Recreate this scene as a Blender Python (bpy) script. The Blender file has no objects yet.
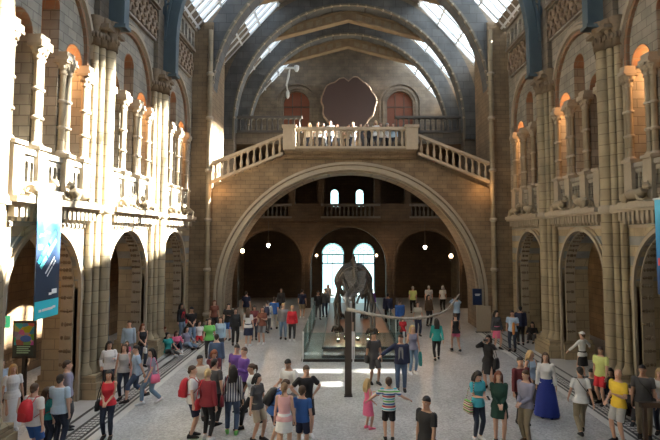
import bpy, math, random
from mathutils import Vector, Matrix
random.seed(7)
PI = math.pi
SC = bpy.context.scene
COL = SC.collection
CAMX, CAMZ, VPX, VPY, FPX = -0.48, 5.0, 341.5, 235.0, 520.0
PITCH = math.radians(3.8)
PPY = VPY - FPX*math.tan(PITCH)
def ray(px, py):
    a, b = (px-VPX)/FPX, (PPY-py)/FPX
    return Vector((a, math.cos(PITCH)-b*math.sin(PITCH), math.sin(PITCH)+b*math.cos(PITCH)))
def at(px, py, y):
    r = ray(px, py)
    return Vector((CAMX, 0, CAMZ)) + r*(y/r.y)
def ground(px, py):
    r = ray(px, py); p = Vector((CAMX, 0, CAMZ)) + r*(-CAMZ/r.z)
    return Vector((p.x, p.y, 0.0))

# ------------------------------------------------------------------ meshes
class MB:
    def __init__(s):
        s.v, s.f, s.sm = [], [], []
    def add(s, vs, fs, smooth=False):
        b = len(s.v)
        s.v.extend([tuple(p) for p in vs])
        for f in fs:
            s.f.append([b + i for i in f]); s.sm.append(smooth)
        return s
    def box(s, x0, x1, y0, y1, z0, z1):
        return s.add([(x0,y0,z0),(x1,y0,z0),(x1,y1,z0),(x0,y1,z0),(x0,y0,z1),(x1,y0,z1),(x1,y1,z1),(x0,y1,z1)],
                     [(3,2,1,0),(4,5,6,7),(0,1,5,4),(1,2,6,5),(2,3,7,6),(3,0,4,7)])
    def obox(s, c, ax, ay, az, hx, hy, hz):
        c = Vector(c); P = []
        for k in (-1, 1):
            for i, j in ((-1,-1),(1,-1),(1,1),(-1,1)):
                P.append(c + ax*hx*i + ay*hy*j + az*hz*k)
        return s.add(P, [(3,2,1,0),(4,5,6,7),(0,1,5,4),(1,2,6,5),(2,3,7,6),(3,0,4,7)])
    def prism(s, poly, vec):
        n = len(poly); vec = Vector(vec)
        P = [Vector(p) for p in poly]; Q = [p + vec for p in P]
        F = [list(range(n-1, -1, -1)), list(range(n, 2*n))]
        for i in range(n):
            j = (i+1) % n
            F.append((i, j, n+j, n+i))
        return s.add(P+Q, F)
    def loft(s, rings, caps=True, smooth=True):
        n = len(rings[0]); V = [p for r in rings for p in r]; F = []
        for k in range(len(rings)-1):
            a, b = k*n, (k+1)*n
            for i in range(n):
                j = (i+1) % n
                F.append((a+i, a+j, b+j, b+i))
        s.add(V, F, smooth)
        if caps:
            s.add(list(rings[0]), [list(range(n-1,-1,-1))]); s.add(list(rings[-1]), [list(range(n))])
        return s
    def lathe(s, cx, cy, prof, n=16, caps=True):
        rs = [[(cx + r*math.cos(2*PI*i/n), cy + r*math.sin(2*PI*i/n), z) for i in range(n)] for r, z in prof]
        return s.loft(rs, caps)
    def tube(s, pts, r, n=8, caps=True, flat=1.0):
        P = [Vector(p) for p in pts]; m = len(P)
        R = list(r) if isinstance(r, (list, tuple)) else [r]*m
        rings = []; up = None
        for i in range(m):
            t = (P[min(i+1, m-1)] - P[max(i-1, 0)]).normalized()
            if up is None:
                up = Vector((0,0,1)) if abs(t.z) < .9 else Vector((0,1,0))
            a = t.cross(up)
            if a.length < 1e-4: a = t.cross(Vector((1,0,0)))
            a.normalize(); b = a.cross(t).normalized(); up = b
            rings.append([P[i] + a*(R[i]*math.cos(2*PI*k/n)) + b*(R[i]*flat*math.sin(2*PI*k/n)) for k in range(n)])
        return s.loft(rings, caps)
    def ell(s, c, r, n=12, m=8, rot=None):
        c = Vector(c); V = []; F = []
        def T(p):
            p = Vector(p)
            return c + (rot @ p if rot else p)
        V.append(T((0,0,-r[2])))
        for j in range(1, m):
            a = -PI/2 + PI*j/m
            for i in range(n):
                b = 2*PI*i/n
                V.append(T((r[0]*math.cos(a)*math.cos(b), r[1]*math.cos(a)*math.sin(b), r[2]*math.sin(a))))
        V.append(T((0,0,r[2])))
        for i in range(n):
            F.append((0, 1+(i+1)%n, 1+i))
            F.append((len(V)-1, 1+(m-2)*n+i, 1+(m-2)*n+(i+1)%n))
        for j in range(m-2):
            for i in range(n):
                a = 1+j*n; b = a+n; k = (i+1)%n
                F.append((a+i, a+k, b+k, b+i))
        return s.add(V, F, True)
    def mesh(s, name):
        me = bpy.data.meshes.new(name)
        me.from_pydata(s.v, [], s.f)
        me.polygons.foreach_set('use_smooth', s.sm)
        me.update()
        return me

def link(name, me, mt, parent=None, loc=None):
    o = bpy.data.objects.new(name, me); COL.objects.link(o)
    if mt is not None:
        if len(me.materials) == 0: me.materials.append(mt)
    if parent is not None: o.parent = parent
    if loc is not None: o.location = loc
    return o
def obj(name, mb, mt, parent=None, loc=None):
    return link(name, mb.mesh(name), mt, parent, loc)
def tag(o, label, cat, group=None, kind=None):
    o['label'] = label; o['category'] = cat
    if group: o['group'] = group
    if kind: o['kind'] = kind
    return o
def thing(name, label, cat, loc=(0,0,0), rz=0.0, group=None):
    o = bpy.data.objects.new(name, None); COL.objects.link(o)
    o.empty_display_size = .2
    o.location = loc; o.rotation_euler = (0,0,rz)
    return tag(o, label, cat, group)
def struct(name, mb, mt):
    o = obj(name, mb, mt); o['kind'] = 'structure'
    return o
def dup(o, loc, rz, label, group=None):
    c = o.copy(); COL.objects.link(c); c.location = loc
    if rz is not None: c.rotation_euler = (0,0,rz)
    c['label'] = label
    if group: c['group'] = group
    for ch in list(o.children):
        d = ch.copy(); COL.objects.link(d); d.parent = c
        for g in list(ch.children):
            e = g.copy(); COL.objects.link(e); e.parent = d
    return c

# ------------------------------------------------------------------ materials
def node_mat(name):
    m = bpy.data.materials.new(name); m.use_nodes = True
    nt = m.node_tree; b = nt.nodes['Principled BSDF']
    return m, nt, b
def plain(name, c, rough=.6, metal=0.0, noise=0.12, scale=18.0, spec=None):
    m, nt, b = node_mat(name)
    b.inputs['Roughness'].default_value = rough; b.inputs['Metallic'].default_value = metal
    if spec is not None: b.inputs['Specular IOR Level'].default_value = spec
    N = nt.nodes.new('ShaderNodeTexNoise'); N.inputs['Scale'].default_value = scale
    tc = nt.nodes.new('ShaderNodeTexCoord'); nt.links.new(tc.outputs['Object'], N.inputs['Vector'])
    mx = nt.nodes.new('ShaderNodeMix'); mx.data_type = 'RGBA'
    mx.inputs['A'].default_value = (*[x*(1-noise) for x in c], 1); mx.inputs['B'].default_value = (*[min(1, x*(1+noise)) for x in c], 1)
    nt.links.new(N.outputs['Fac'], mx.inputs['Factor']); nt.links.new(mx.outputs['Result'], b.inputs['Base Color'])
    return m
def emit(name, c, s):
    m, nt, b = node_mat(name)
    b.inputs['Base Color'].default_value = (*c, 1); b.inputs['Emission Color'].default_value = (*c, 1)
    b.inputs['Emission Strength'].default_value = s
    return m
def stone(name, c1, c2, mortar, bw=.62, bh=.31, band=None, zlo=-99, zhi=99, period=.93, duty=.6, rough=.75):
    m, nt, b = node_mat(name); n = nt.nodes.new; L = nt.links.new
    g = n('ShaderNodeNewGeometry'); sp = n('ShaderNodeSeparateXYZ'); L(g.outputs['Position'], sp.inputs[0])
    ad = n('ShaderNodeMath'); L(sp.outputs['X'], ad.inputs[0]); L(sp.outputs['Y'], ad.inputs[1])
    cb = n('ShaderNodeCombineXYZ'); L(ad.outputs[0], cb.inputs['X']); L(sp.outputs['Z'], cb.inputs['Y'])
    bt = n('ShaderNodeTexBrick'); L(cb.outputs[0], bt.inputs['Vector'])
    bt.inputs['Color1'].default_value = (*c1, 1); bt.inputs['Color2'].default_value = (*c2, 1); bt.inputs['Mortar'].default_value = (*mortar, 1)
    bt.inputs['Scale'].default_value = 1; bt.inputs['Mortar Size'].default_value = .012
    bt.inputs['Brick Width'].default_value = bw; bt.inputs['Row Height'].default_value = bh
    N = n('ShaderNodeTexNoise'); N.inputs['Scale'].default_value = 1.3; N.inputs['Detail'].default_value = 6; L(g.outputs['Position'], N.inputs['Vector'])
    rp = n('ShaderNodeMapRange'); rp.inputs['From Min'].default_value = .3; rp.inputs['From Max'].default_value = .7
    rp.inputs['To Min'].default_value = .72; rp.inputs['To Max'].default_value = 1.2; L(N.outputs['Fac'], rp.inputs['Value'])
    col = bt.outputs['Color']
    if band:
        dv = n('ShaderNodeMath'); dv.operation = 'DIVIDE'; L(sp.outputs['Z'], dv.inputs[0]); dv.inputs[1].default_value = period
        fr = n('ShaderNodeMath'); fr.operation = 'FRACT'; L(dv.outputs[0], fr.inputs[0])
        gt = n('ShaderNodeMath'); gt.operation = 'GREATER_THAN'; L(fr.outputs[0], gt.inputs[0]); gt.inputs[1].default_value = duty
        lo = n('ShaderNodeMath'); lo.operation = 'GREATER_THAN'; L(sp.outputs['Z'], lo.inputs[0]); lo.inputs[1].default_value = zlo
        hi = n('ShaderNodeMath'); hi.operation = 'LESS_THAN'; L(sp.outputs['Z'], hi.inputs[0]); hi.inputs[1].default_value = zhi
        m1 = n('ShaderNodeMath'); m1.operation = 'MULTIPLY'; L(gt.outputs[0], m1.inputs[0]); L(lo.outputs[0], m1.inputs[1])
        m2 = n('ShaderNodeMath'); m2.operation = 'MULTIPLY'; L(m1.outputs[0], m2.inputs[0]); L(hi.outputs[0], m2.inputs[1])
        mx = n('ShaderNodeMix'); mx.data_type = 'RGBA'; L(m2.outputs[0], mx.inputs['Factor']); L(col, mx.inputs['A']); mx.inputs['B'].default_value = (*band, 1)
        col = mx.outputs['Result']
    mm = n('ShaderNodeMix'); mm.data_type = 'RGBA'; mm.blend_type = 'MULTIPLY'; mm.inputs['Factor'].default_value = 1
    L(col, mm.inputs['A']); L(rp.outputs['Result'], mm.inputs['B']); L(mm.outputs['Result'], b.inputs['Base Color'])
    bp = n('ShaderNodeBump'); bp.inputs['Strength'].default_value = .5; bp.inputs['Distance'].default_value = .02
    L(bt.outputs['Fac'], bp.inputs['Height']); bp.invert = True; L(bp.outputs['Normal'], b.inputs['Normal'])
    b.inputs['Roughness'].default_value = rough
    return m
def glass(name, tint=(1,1,1), gloss=.12):
    m, nt, b = node_mat(name); n = nt.nodes.new
    nt.nodes.remove(b)
    t = n('ShaderNodeBsdfTransparent'); t.inputs['Color'].default_value = (*tint, 1)
    g = n('ShaderNodeBsdfGlossy'); g.inputs['Roughness'].default_value = .05
    mx = n('ShaderNodeMixShader'); mx.inputs[0].default_value = gloss
    nt.links.new(t.outputs[0], mx.inputs[1]); nt.links.new(g.outputs[0], mx.inputs[2])
    nt.links.new(mx.outputs[0], nt.nodes['Material Output'].inputs['Surface'])
    return m

M = {}
M['buff'] = stone('buff_terracotta', (0.357,0.287,0.186), (0.302,0.242,0.155), (0.206,0.163,0.106), band=(0.213,0.220,0.213), zlo=3.6, zhi=5.35, period=.62, duty=.55)
M['buff_up'] = stone('buff_terracotta_upper', (.29,.262,.215), (.205,.19,.16), (.13,.115,.095), bw=.5, bh=.28)
M['end'] = stone('brown_terracotta', (0.215,0.150,0.087), (0.174,0.122,0.073), (0.110,0.077,0.046), bw=.5, bh=.22)
M['shaft'] = stone('shaft_terracotta', (0.303,0.248,0.159), (0.243,0.198,0.129), (0.146,0.116,0.075), bw=2.2, bh=.36)
M['slim'] = stone('slim_shaft_terracotta', (0.279,0.227,0.155), (0.235,0.191,0.128), (0.167,0.133,0.092), bw=3, bh=1.1)
M['cream'] = plain('cream_terracotta', (0.316,0.270,0.207), .7, scale=6)
M['rib_grey'] = stone('grey_arch_voussoirs', (.095,.10,.105), (.07,.075,.08), (.04,.04,.04), bw=.8, bh=.5)
M['red_order'] = stone('red_brown_voussoirs', (0.252,0.140,0.084), (0.210,0.119,0.070), (0.210,0.175,0.126), bw=.3, bh=.25)
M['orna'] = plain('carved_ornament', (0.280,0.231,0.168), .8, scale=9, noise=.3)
M['orna_dark'] = plain('dark_leaf_ornament', (.17,.13,.09), .8, scale=9, noise=.3)  # dark brown carving of the arch bosses and pillar capitals
M['arch_mould'] = plain('grey_arch_moulding', (.13,.115,.09), .7, scale=6)
M['panel_orna'] = plain('carved_ceiling_panel', (.19,.15,.10), .7, scale=6, noise=.3)
M['fan_glass'] = glass('teal_fanlight_glass', (.66,.90,.86), .05)
M['dark_orna'] = plain('dark_carved_lattice', (.20,.145,.10), .8, scale=7, noise=.3)
M['frieze_back'] = plain('frieze_backing', (.10,.07,.05), .9)
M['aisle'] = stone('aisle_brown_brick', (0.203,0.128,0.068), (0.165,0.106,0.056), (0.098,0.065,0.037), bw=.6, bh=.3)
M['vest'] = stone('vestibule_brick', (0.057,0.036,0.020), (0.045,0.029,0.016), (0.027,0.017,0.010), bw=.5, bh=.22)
M['gable'] = stone('gable_brick', (0.170,0.138,0.102), (0.131,0.109,0.085), (0.088,0.073,0.057), bw=.7, bh=.3)
M['panel'] = plain('painted_ceiling_panel', (.17,.12,.07), .7, scale=3, noise=.35)
M['panel_dark'] = plain('dark_ceiling_board', (.10,.085,.075), .8)
M['iron'] = plain('blue_painted_iron', (.07,.105,.13), .45, .2, scale=3)
M['bar'] = plain('pale_glazing_bar', (.55,.58,.60), .5)
M['glass'] = glass('skylight_glass', (.93,.97,1.0), .06)
M['door_glass'] = glass('door_glass', (.80,.97,.95), .05)
M['barrier'] = glass('barrier_glass', (.72,.84,.83), .10)
M['wood_dark'] = plain('dark_wood', (.08,.05,.035), .45, scale=4)
M['black'] = plain('black_metal', (.02,.02,.022), .4)

def floor_mat():
    m, nt, b = node_mat('grey_mosaic_floor'); n = nt.nodes.new; L = nt.links.new
    g = n('ShaderNodeNewGeometry')
    v = n('ShaderNodeTexVoronoi'); v.inputs['Scale'].default_value = 22; L(g.outputs['Position'], v.inputs['Vector'])
    N = n('ShaderNodeTexNoise'); N.inputs['Scale'].default_value = .8; N.inputs['Detail'].default_value = 8; L(g.outputs['Position'], N.inputs['Vector'])
    r = n('ShaderNodeValToRGB'); r.color_ramp.elements[0].color = (.235,.242,.25,1); r.color_ramp.elements[1].color = (.51,.52,.53,1)
    L(v.outputs['Color'], r.inputs[0])
    r2 = n('ShaderNodeMapRange'); r2.inputs['From Min'].default_value = .3; r2.inputs['From Max'].default_value = .7; r2.inputs['To Min'].default_value = .8; r2.inputs['To Max'].default_value = 1.15
    L(N.outputs['Fac'], r2.inputs['Value'])
    mm = n('ShaderNodeMix'); mm.data_type = 'RGBA'; mm.blend_type = 'MULTIPLY'; mm.inputs['Factor'].default_value = 1
    L(r.outputs['Color'], mm.inputs['A']); L(r2.outputs['Result'], mm.inputs['B']); L(mm.outputs['Result'], b.inputs['Base Color'])
    b.inputs['Roughness'].default_value = .36; b.inputs['Specular IOR Level'].default_value = .6
    return m
M['floor'] = floor_mat()
M['white_marble'] = plain('white_marble', (.55,.55,.53), .4, scale=3)
M['black_marble'] = plain('black_marble', (.03,.03,.033), .4, scale=3)
M['grey_marble'] = plain('grey_marble', (.44,.44,.43), .4, scale=3)
# ------------------------------------------------------------------ architecture helpers
WX = 8.5
VS = 1.0     # height of an arch relative to its radius
def MW(side, off=0.0):
    s = -1 if side == 'left' else 1
    return lambda u, z, d: Vector((s*(WX + off + d), u, z))
def ME(y0):
    return lambda u, z, d: Vector((u, y0 + d, z))
def quad(mb, T, q, d0, d1):
    P = [T(u, z, d0) for u, z in q]
    mb.prism(P, T(q[0][0], q[0][1], d1) - P[0])
def arch_wall(mb, T, u0, u1, z0, top, ops, d0, d1, n=18, step=9.0):
    tf = top if callable(top) else (lambda u: top)
    cur = u0
    def solid(a, b, za, zb=None):
        if b - a < 1e-4: return
        k = max(1, int(math.ceil((b-a)/step)))
        for i in range(k):
            p, q = a+(b-a)*i/k, a+(b-a)*(i+1)/k
            t0, t1 = (tf(p), tf(q)) if zb is None else (zb, zb)
            quad(mb, T, [(p,za),(q,za),(q,t1),(p,t0)], d0, d1)
    for uc, hw, zs, zb in sorted(ops):
        solid(cur, uc-hw, z0)
        if zb > z0: solid(uc-hw, uc+hw, z0, zb)
        for i in range(n):
            a, b = PI - PI*i/n, PI - PI*(i+1)/n
            p = (uc+hw*math.cos(a), zs+VS*hw*math.sin(a)); q = (uc+hw*math.cos(b), zs+VS*hw*math.sin(b))
            quad(mb, T, [p, q, (q[0], tf(q[0])), (p[0], tf(p[0]))], d0, d1)
        cur = uc+hw
    solid(cur, u1, z0)
def ring(mb, T, uc, zs, r0, r1, d0, d1, zb, n=24, legs=True):
    for i in range(n):
        a, b = PI*i/n, PI*(i+1)/n
        quad(mb, T, [(uc+r0*math.cos(a), zs+VS*r0*math.sin(a)), (uc+r1*math.cos(a), zs+VS*r1*math.sin(a)),
                     (uc+r1*math.cos(b), zs+VS*r1*math.sin(b)), (uc+r0*math.cos(b), zs+VS*r0*math.sin(b))], d0, d1)
    if legs and zb < zs:
        for s in (-1, 1):
            quad(mb, T, [(uc+s*r0, zb), (uc+s*r1, zb), (uc+s*r1, zs), (uc+s*r0, zs)], d0, d1)

PY = [6.1, 11.5, 16.9, 22.2]           # pillars along each side
YE = 27.6                               # end wall
BAYS = [(2.0, 6.1), (6.1, 11.5), (11.5, 16.9), (16.9, 22.2), (22.2, 27.4)]
SIDES = (('left', -1), ('right', 1))
ORD = ['first', 'second', 'third', 'fourth', 'fifth']

# ---- floor
f = MB(); f.box(-13, 13, -13, 48, -.3, 0); struct('floor', f, M['floor'])
tn = 0
def trim(mb, mt):
    global tn
    tn += 1
    return struct('trim_%d' % tn, mb, mt)
# marble bands along both sides: white, black, grille, black, white, black, grey
for side, s in SIDES:
    for a, b, k in ((6.5,6.72,'white_marble'),(6.72,6.8,'black_marble'),(6.8,6.86,'white_marble'),(6.86,6.93,'black_marble'),(7.25,7.33,'black_marble'),(7.33,7.62,'grey_marble'),(7.62,7.72,'black_marble'),(7.72,8.5,'grey_marble')):
        m = MB(); m.box(min(s*a,s*b), max(s*a,s*b), 2, 27.6, 0, .006); trim(m, M[k])
    m = MB(); m.box(min(s*6.93,s*7.25), max(s*6.93,s*7.25), 2, 27.6, 0, .002)
    gb = MB()
    for yy in range(0, 150):
        y = 2.1 + yy*.17
        for x in (6.95, 7.055, 7.16):
            xa, xb = sorted((s*x, s*(x+.075)))
            gb.box(xa, xb, y, y+.1, .002, .008)
    trim(m, M['black_marble']); trim(gb, M['white_marble'])

# ---- side walls
for side, s in SIDES:
    T = MW(side)
    w = MB(); up = MB()
    gops = [((a+b)/2, 1.78, 3.38, 0) for a, b in BAYS]
    uops = [((a+b)/2, 2.02, 10.75, 5.9) for a, b in BAYS]
    arch_wall(w, T, 2.0, YE, 0, 5.9, gops, 0, 1.05)
    o = struct('wall_%s' % side, w, M['buff'])
    arch_wall(up, T, 2.0, YE, 5.9, 13.3, uops, 0, .45)
    up.box(*sorted((s*8.5, s*8.9)), 2.0, YE, 13.3, 16.0)
    k = obj('upper_wall', up, M['buff_up'], o); k['kind'] = 'structure'
    # aisle and gallery behind
    a = MB()
    xa, xb = sorted((s*12.0, s*12.3)); a.box(xa, xb, 2, YE, 0, 16)
    xa, xb = sorted((s*9.25, s*12.0)); a.box(xa, xb, 2, YE, 5.55, 5.95); a.box(xa, xb, 2, YE, 12.9, 13.3)
    for y in (2.0, YE): a.box(xa, xb, y-.1, y+.1, 0, 13.3)
    for y in PY: a.box(*sorted((s*9.35, s*11.9)), y-.35, y+.35, 5.95, 12.9)
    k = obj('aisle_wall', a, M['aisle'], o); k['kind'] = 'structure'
    # inner screens of the gallery: tall middle opening, lower ones beside it
    for i, (b0, b1) in enumerate(BAYS):
        c = (b0+b1)/2
        sc = MB()
        arch_wall(sc, T, c-2.25, c+2.25, 5.9, 12.9, [(c-1.3,.5,10.3,7.2),(c,.44,11.5,7.2),(c+1.3,.5,10.3,7.2)], .12, .62, n=12)
        k = obj('gallery_screen', sc, M['buff_up'], o); k['kind'] = 'structure'
        # warm soffit rings of the small arches
        so = MB()
        for uc, hw, zs in ((c-1.3,.5,10.3),(c,.44,11.5),(c+1.3,.5,10.3)):
            ring(so, T, uc, zs, hw-.03, hw, .11, .61, zs, n=12, legs=False)
        trim(so, M['red_order'])
        # ground arch mouldings
        g = MB(); ring(g, T, c, 3.38, 1.78, 1.9, -.09, .10, .0); trim(g, M['cream'])
        g = MB(); ring(g, T, c, 3.38, 1.95, 2.05, -.05, .02, 3.0); trim(g, M['buff'])
        g = MB(); ring(g, T, c, 3.38, 1.74, 1.79, .12, .50, .75); trim(g, M['cream'])
        g = MB(); rn = random.Random(i)
        def boss(u, z, d):
            k = rn.uniform(.7, 1.3)
            g.ell(T(u, z, d), (.055*k,.035,.055/k), 6, 4)
        for q in range(34):
            for d in (.18, .26, .34, .43):
                an = -.9+ (PI+1.8)*(q+.5)/34
                d2 = d+rn.uniform(-.03,.03)
                if 0 <= an <= PI: boss(c+1.73*math.cos(an), 3.38+1.73*math.sin(an), d2)
                else:
                    t2 = -an if an < 0 else an-PI
                    boss(c+(1.73 if an < 0 else -1.73), 3.38-t2*2.75, d2)
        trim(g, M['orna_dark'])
        # upper arch mouldings
        g = MB(); ring(g, T, c, 10.75, 1.88, 2.03, .01, .12, 5.95); trim(g, M['red_order'])
        g = MB(); ring(g, T, c, 10.75, 2.03, 2.17, -.10, .06, 10.6); ring(g, T, c, 10.75, 2.23, 2.30, -.05, .02, 10.6); trim(g, M['cream'])
        # corbel table, string course
        g = MB()
        g.box(*sorted((s*7.98, s*8.6)), b0+.5, b1-.5, 5.78, 5.93)
        g.box(*sorted((s*8.1, s*8.6)), b0+.3, b1-.3, 5.70, 5.78)
        nn = 17
        for q in range(nn):
            y = b0+.75 + (b1-b0-1.5)*q/(nn-1)
            g.box(*sorted((s*8.15, s*8.55)), y-.07, y+.07, 5.44, 5.70)
            g.box(*sorted((s*8.3, s*8.55)), y-.05, y+.05, 5.34, 5.44)
        g.box(*sorted((s*8.46, s*8.55)), b0+.6, b1-.6, 5.22, 5.32)
        trim(g, M['cream'])
# ---- the near end of the hall, behind the viewer
w = MB()
for s in (-1, 1): w.box(*sorted((s*8.5, s*9.2)), -12, 2.0, 0, 16.2)
struct('wall_near_sides', w, M['buff_up'])
w = MB(); w.box(-9.2, 9.2, -12.6, -12, 0, 24); struct('wall_near', w, M['buff_up'])
# ---- end wall and the staircase bridge
def btop(u):
    a = abs(u)
    return 9.1 if a <= 3.35 else 9.1 - (a-3.35)*(1.62/4.05)
TE = ME(YE)
w = MB()
arch_wall(w, TE, -7.4, 7.4, 0, btop, [(0, 6.77, 1.7, 0)], .0, 2.6, n=64, step=.4)
struct('wall_end', w, M['end'])
w = MB()
for s in (-1, 1):
    w.box(*sorted((s*7.4, s*8.9)), YE-.15, YE+2.6, 0, 16.5)
struct('trim_end', w, M['end']).name = 'trim_90'
g = MB(); ring(g, TE, 0, 1.7, 6.77, 7.0, -.06, .1, 0, n=64); ring(g, TE, 0, 1.7, 7.06, 7.2, -.10, .05, .6, n=64); trim(g, M['cream'])
g = MB(); ring(g, TE, 0, 1.7, 6.70, 6.78, .15, .45, 0, n=64); trim(g, M['orna'])
# floor mouldings under the landing
g = MB()
for z0, z1, d in ((9.02,9.12,.10),(9.12,9.3,.2),(9.3,9.42,.32),(9.42,9.56,.42)):
    g.box(-3.5, 3.5, YE-d, YE+2.6, z0, z1)
trim(g, M['end'])
# stair flights behind the sloping balustrades
g = MB()
for s in (-1, 1):
    for k in range(10):
        u0 = 3.4 + k*.4; zt = 9.5 - (k+1)*.16
        g.box(*sorted((s*u0, s*(u0+.4))), YE+.45, YE+2.5, btop(u0+.4)-.2, zt)
for k in range(12):
    g.box(-2.9, 2.9, 30.2+k*.32, 34.1, 9.3, 9.56+(k+1)*.183)
trim(g, M['end'])
# ---- great arches across the south end
ARCHY = [(YE, .9), (33.4, .8), (38.4, .8)]
VS = 1.05
def roof_in(u):
    a = abs(u)
    return 20.2 + (4.6-a)*.55 if a < 4.6 else 20.2 - (a-4.6)*1.12
for k, (y, th) in enumerate(ARCHY):
    T = ME(y)
    w = MB(); arch_wall(w, T, -8.9, 8.9, 11.7, lambda u: max(roof_in(u), 16.3), [(0, 7.46, 12.3, 11.7)], .02, th, n=48, step=.5)
    if k:
        for s in (-1, 1): w.box(*sorted((s*7.46, s*8.9)), y, y+th, 5.0, 11.7)
    struct('wall_arch_%d' % (k+1), w, M['gable'])
    g = MB(); ring(g, T, 0, 12.3, 7.43, 7.55, -.16, .1, 11.2, n=48); trim(g, M['arch_mould'])
    g = MB(); ring(g, T, 0, 12.3, 7.55, 8.5, -.07, .04, 11.2, n=48); ring(g, T, 0, 12.3, 7.42, 7.47, .1, th, 11.7, n=48); trim(g, M['rib_grey'])
    # corbel-like bosses on the moulding
    g = MB()
    for q in range(41):
        an = PI*(q+.5)/41
        g.ell(T(7.44*math.cos(an), 12.3+7.82*math.sin(an), -.1), (.09,.09,.09), 8, 5)
    trim(g, M['orna'])
    # gabled, panelled ceiling beam behind the arch
    yb = y + th + .05
    g = MB(); p2 = MB()
    for s in (-1, 1):
        zl = lambda u: 19.55-abs(u)*.265
        quad(g, ME(yb), [(0,zl(0)),(s*5.7,zl(5.7)),(s*5.7,zl(5.7)+.62),(0,zl(0)+.62)], 0, .35)
        quad(g, ME(yb), [(0,zl(0)-.06),(s*5.8,zl(5.8)-.06),(s*5.8,zl(5.8)+.08),(0,zl(0)+.08)], -.1, .45)
        quad(g, ME(yb), [(0,zl(0)+.54),(s*5.8,zl(5.8)+.54),(s*5.8,zl(5.8)+.66),(0,zl(0)+.66)], -.1, .45)
        for q in range(8):
            u = s*(.5+q*.64); u2 = s*(.5+q*.64+.42)
            zz = zl
            quad(p2, ME(yb), [(u,zz(u)+.14),(u2,zz(u2)+.14),(u2,zz(u2)+.48),(u,zz(u)+.48)], -.05, .01)
    o = trim(g, M['panel']); k2 = obj('carved_panel', p2, M['panel_orna'], o); k2['kind'] = 'structure'
VS = 1.0
# corner shafts beside the arch
for side, s in SIDES:
    t = thing('corner_shaft', 'tall thin ringed shaft in the %s corner beside the bridge' % side, 'column', (s*7.5, YE-.28, 0))
    m = MB(); m.lathe(0, 0, [(.13,0.5),(.13,16.0)], 12); obj('shaft', m, M['slim'], t)
    for z in (.9, 3.2, 5.8, 8.4, 11.2, 13.6):
        m = MB(); m.lathe(0, 0, [(.14,z-.1),(.2,z-.05),(.2,z+.05),(.14,z+.1)], 12); obj('ring_moulding', m, M['cream'], t)
    m = MB(); m.lathe(0, 0, [(.26,0),(.26,.3),(.18,.4),(.16,.5)], 12); obj('base', m, M['cream'], t)
# ---- south section: sides, floor, back wall
w = MB()
for s in (-1, 1):
    w.box(*sorted((s*8.3, s*8.9)), YE+.9, 44.0, 0, 16.0)
w.prism([(-8.3,YE+.9,16.0),(-8.9,YE+.9,16.0),(-6.9,YE+.9,18.4),(-6.45,YE+.9,18.1)], (0,44.0-YE-.9,0))
o = struct('wall_south_sides', w, M['gable'])
w = MB()
arch_wall(w, ME(44.0), -9, 9, 11.0, roof_in, [(-4.35,1.12,16.25,13.3),(4.55,1.12,16.25,13.3)], 0, .6, n=24, step=.5)
for s in (-4.35, 4.55):
    ring(w, ME(44.0), s, 16.25, 1.3, 1.5, -.1, .05, 13.0, n=20); ring(w, ME(44.0), s, 16.25, 1.65, 1.8, -.16, .05, 13.0, n=20)
struct('wall_back', w, M['gable'])
M['red_blind'] = plain('red_blind', (.16,.05,.025), .6, scale=3)
for k, s in enumerate((-4.35, 4.55)):
    m = MB(); T = ME(44.45)
    arch = [(s-1.15,13.3),(s+1.15,13.3)] + [(s+1.15*math.cos(PI*i/16), 16.25+1.15*math.sin(PI*i/16)) for i in range(17)]
    m.prism([T(u,z,0) for u, z in arch], (0,.05,0))
    o = struct('window_%d' % (k+3), m, M['red_blind'])
    fb = MB()
    for u in (-.38, .38): fb.box(s+u-.04, s+u+.04, 44.38, 44.45, 13.3, 17.2)
    fb.box(s-1.15, s+1.15, 44.38, 44.45, 16.0, 16.1)
    obj('glazing_bar', fb, M['wood_dark'], o)
# upper gallery slab
w = MB(); w.box(-8.3, 8.3, 34.0, 44.0, 11.0, 11.75); struct('floor_gallery', w, M['gable'])
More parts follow.
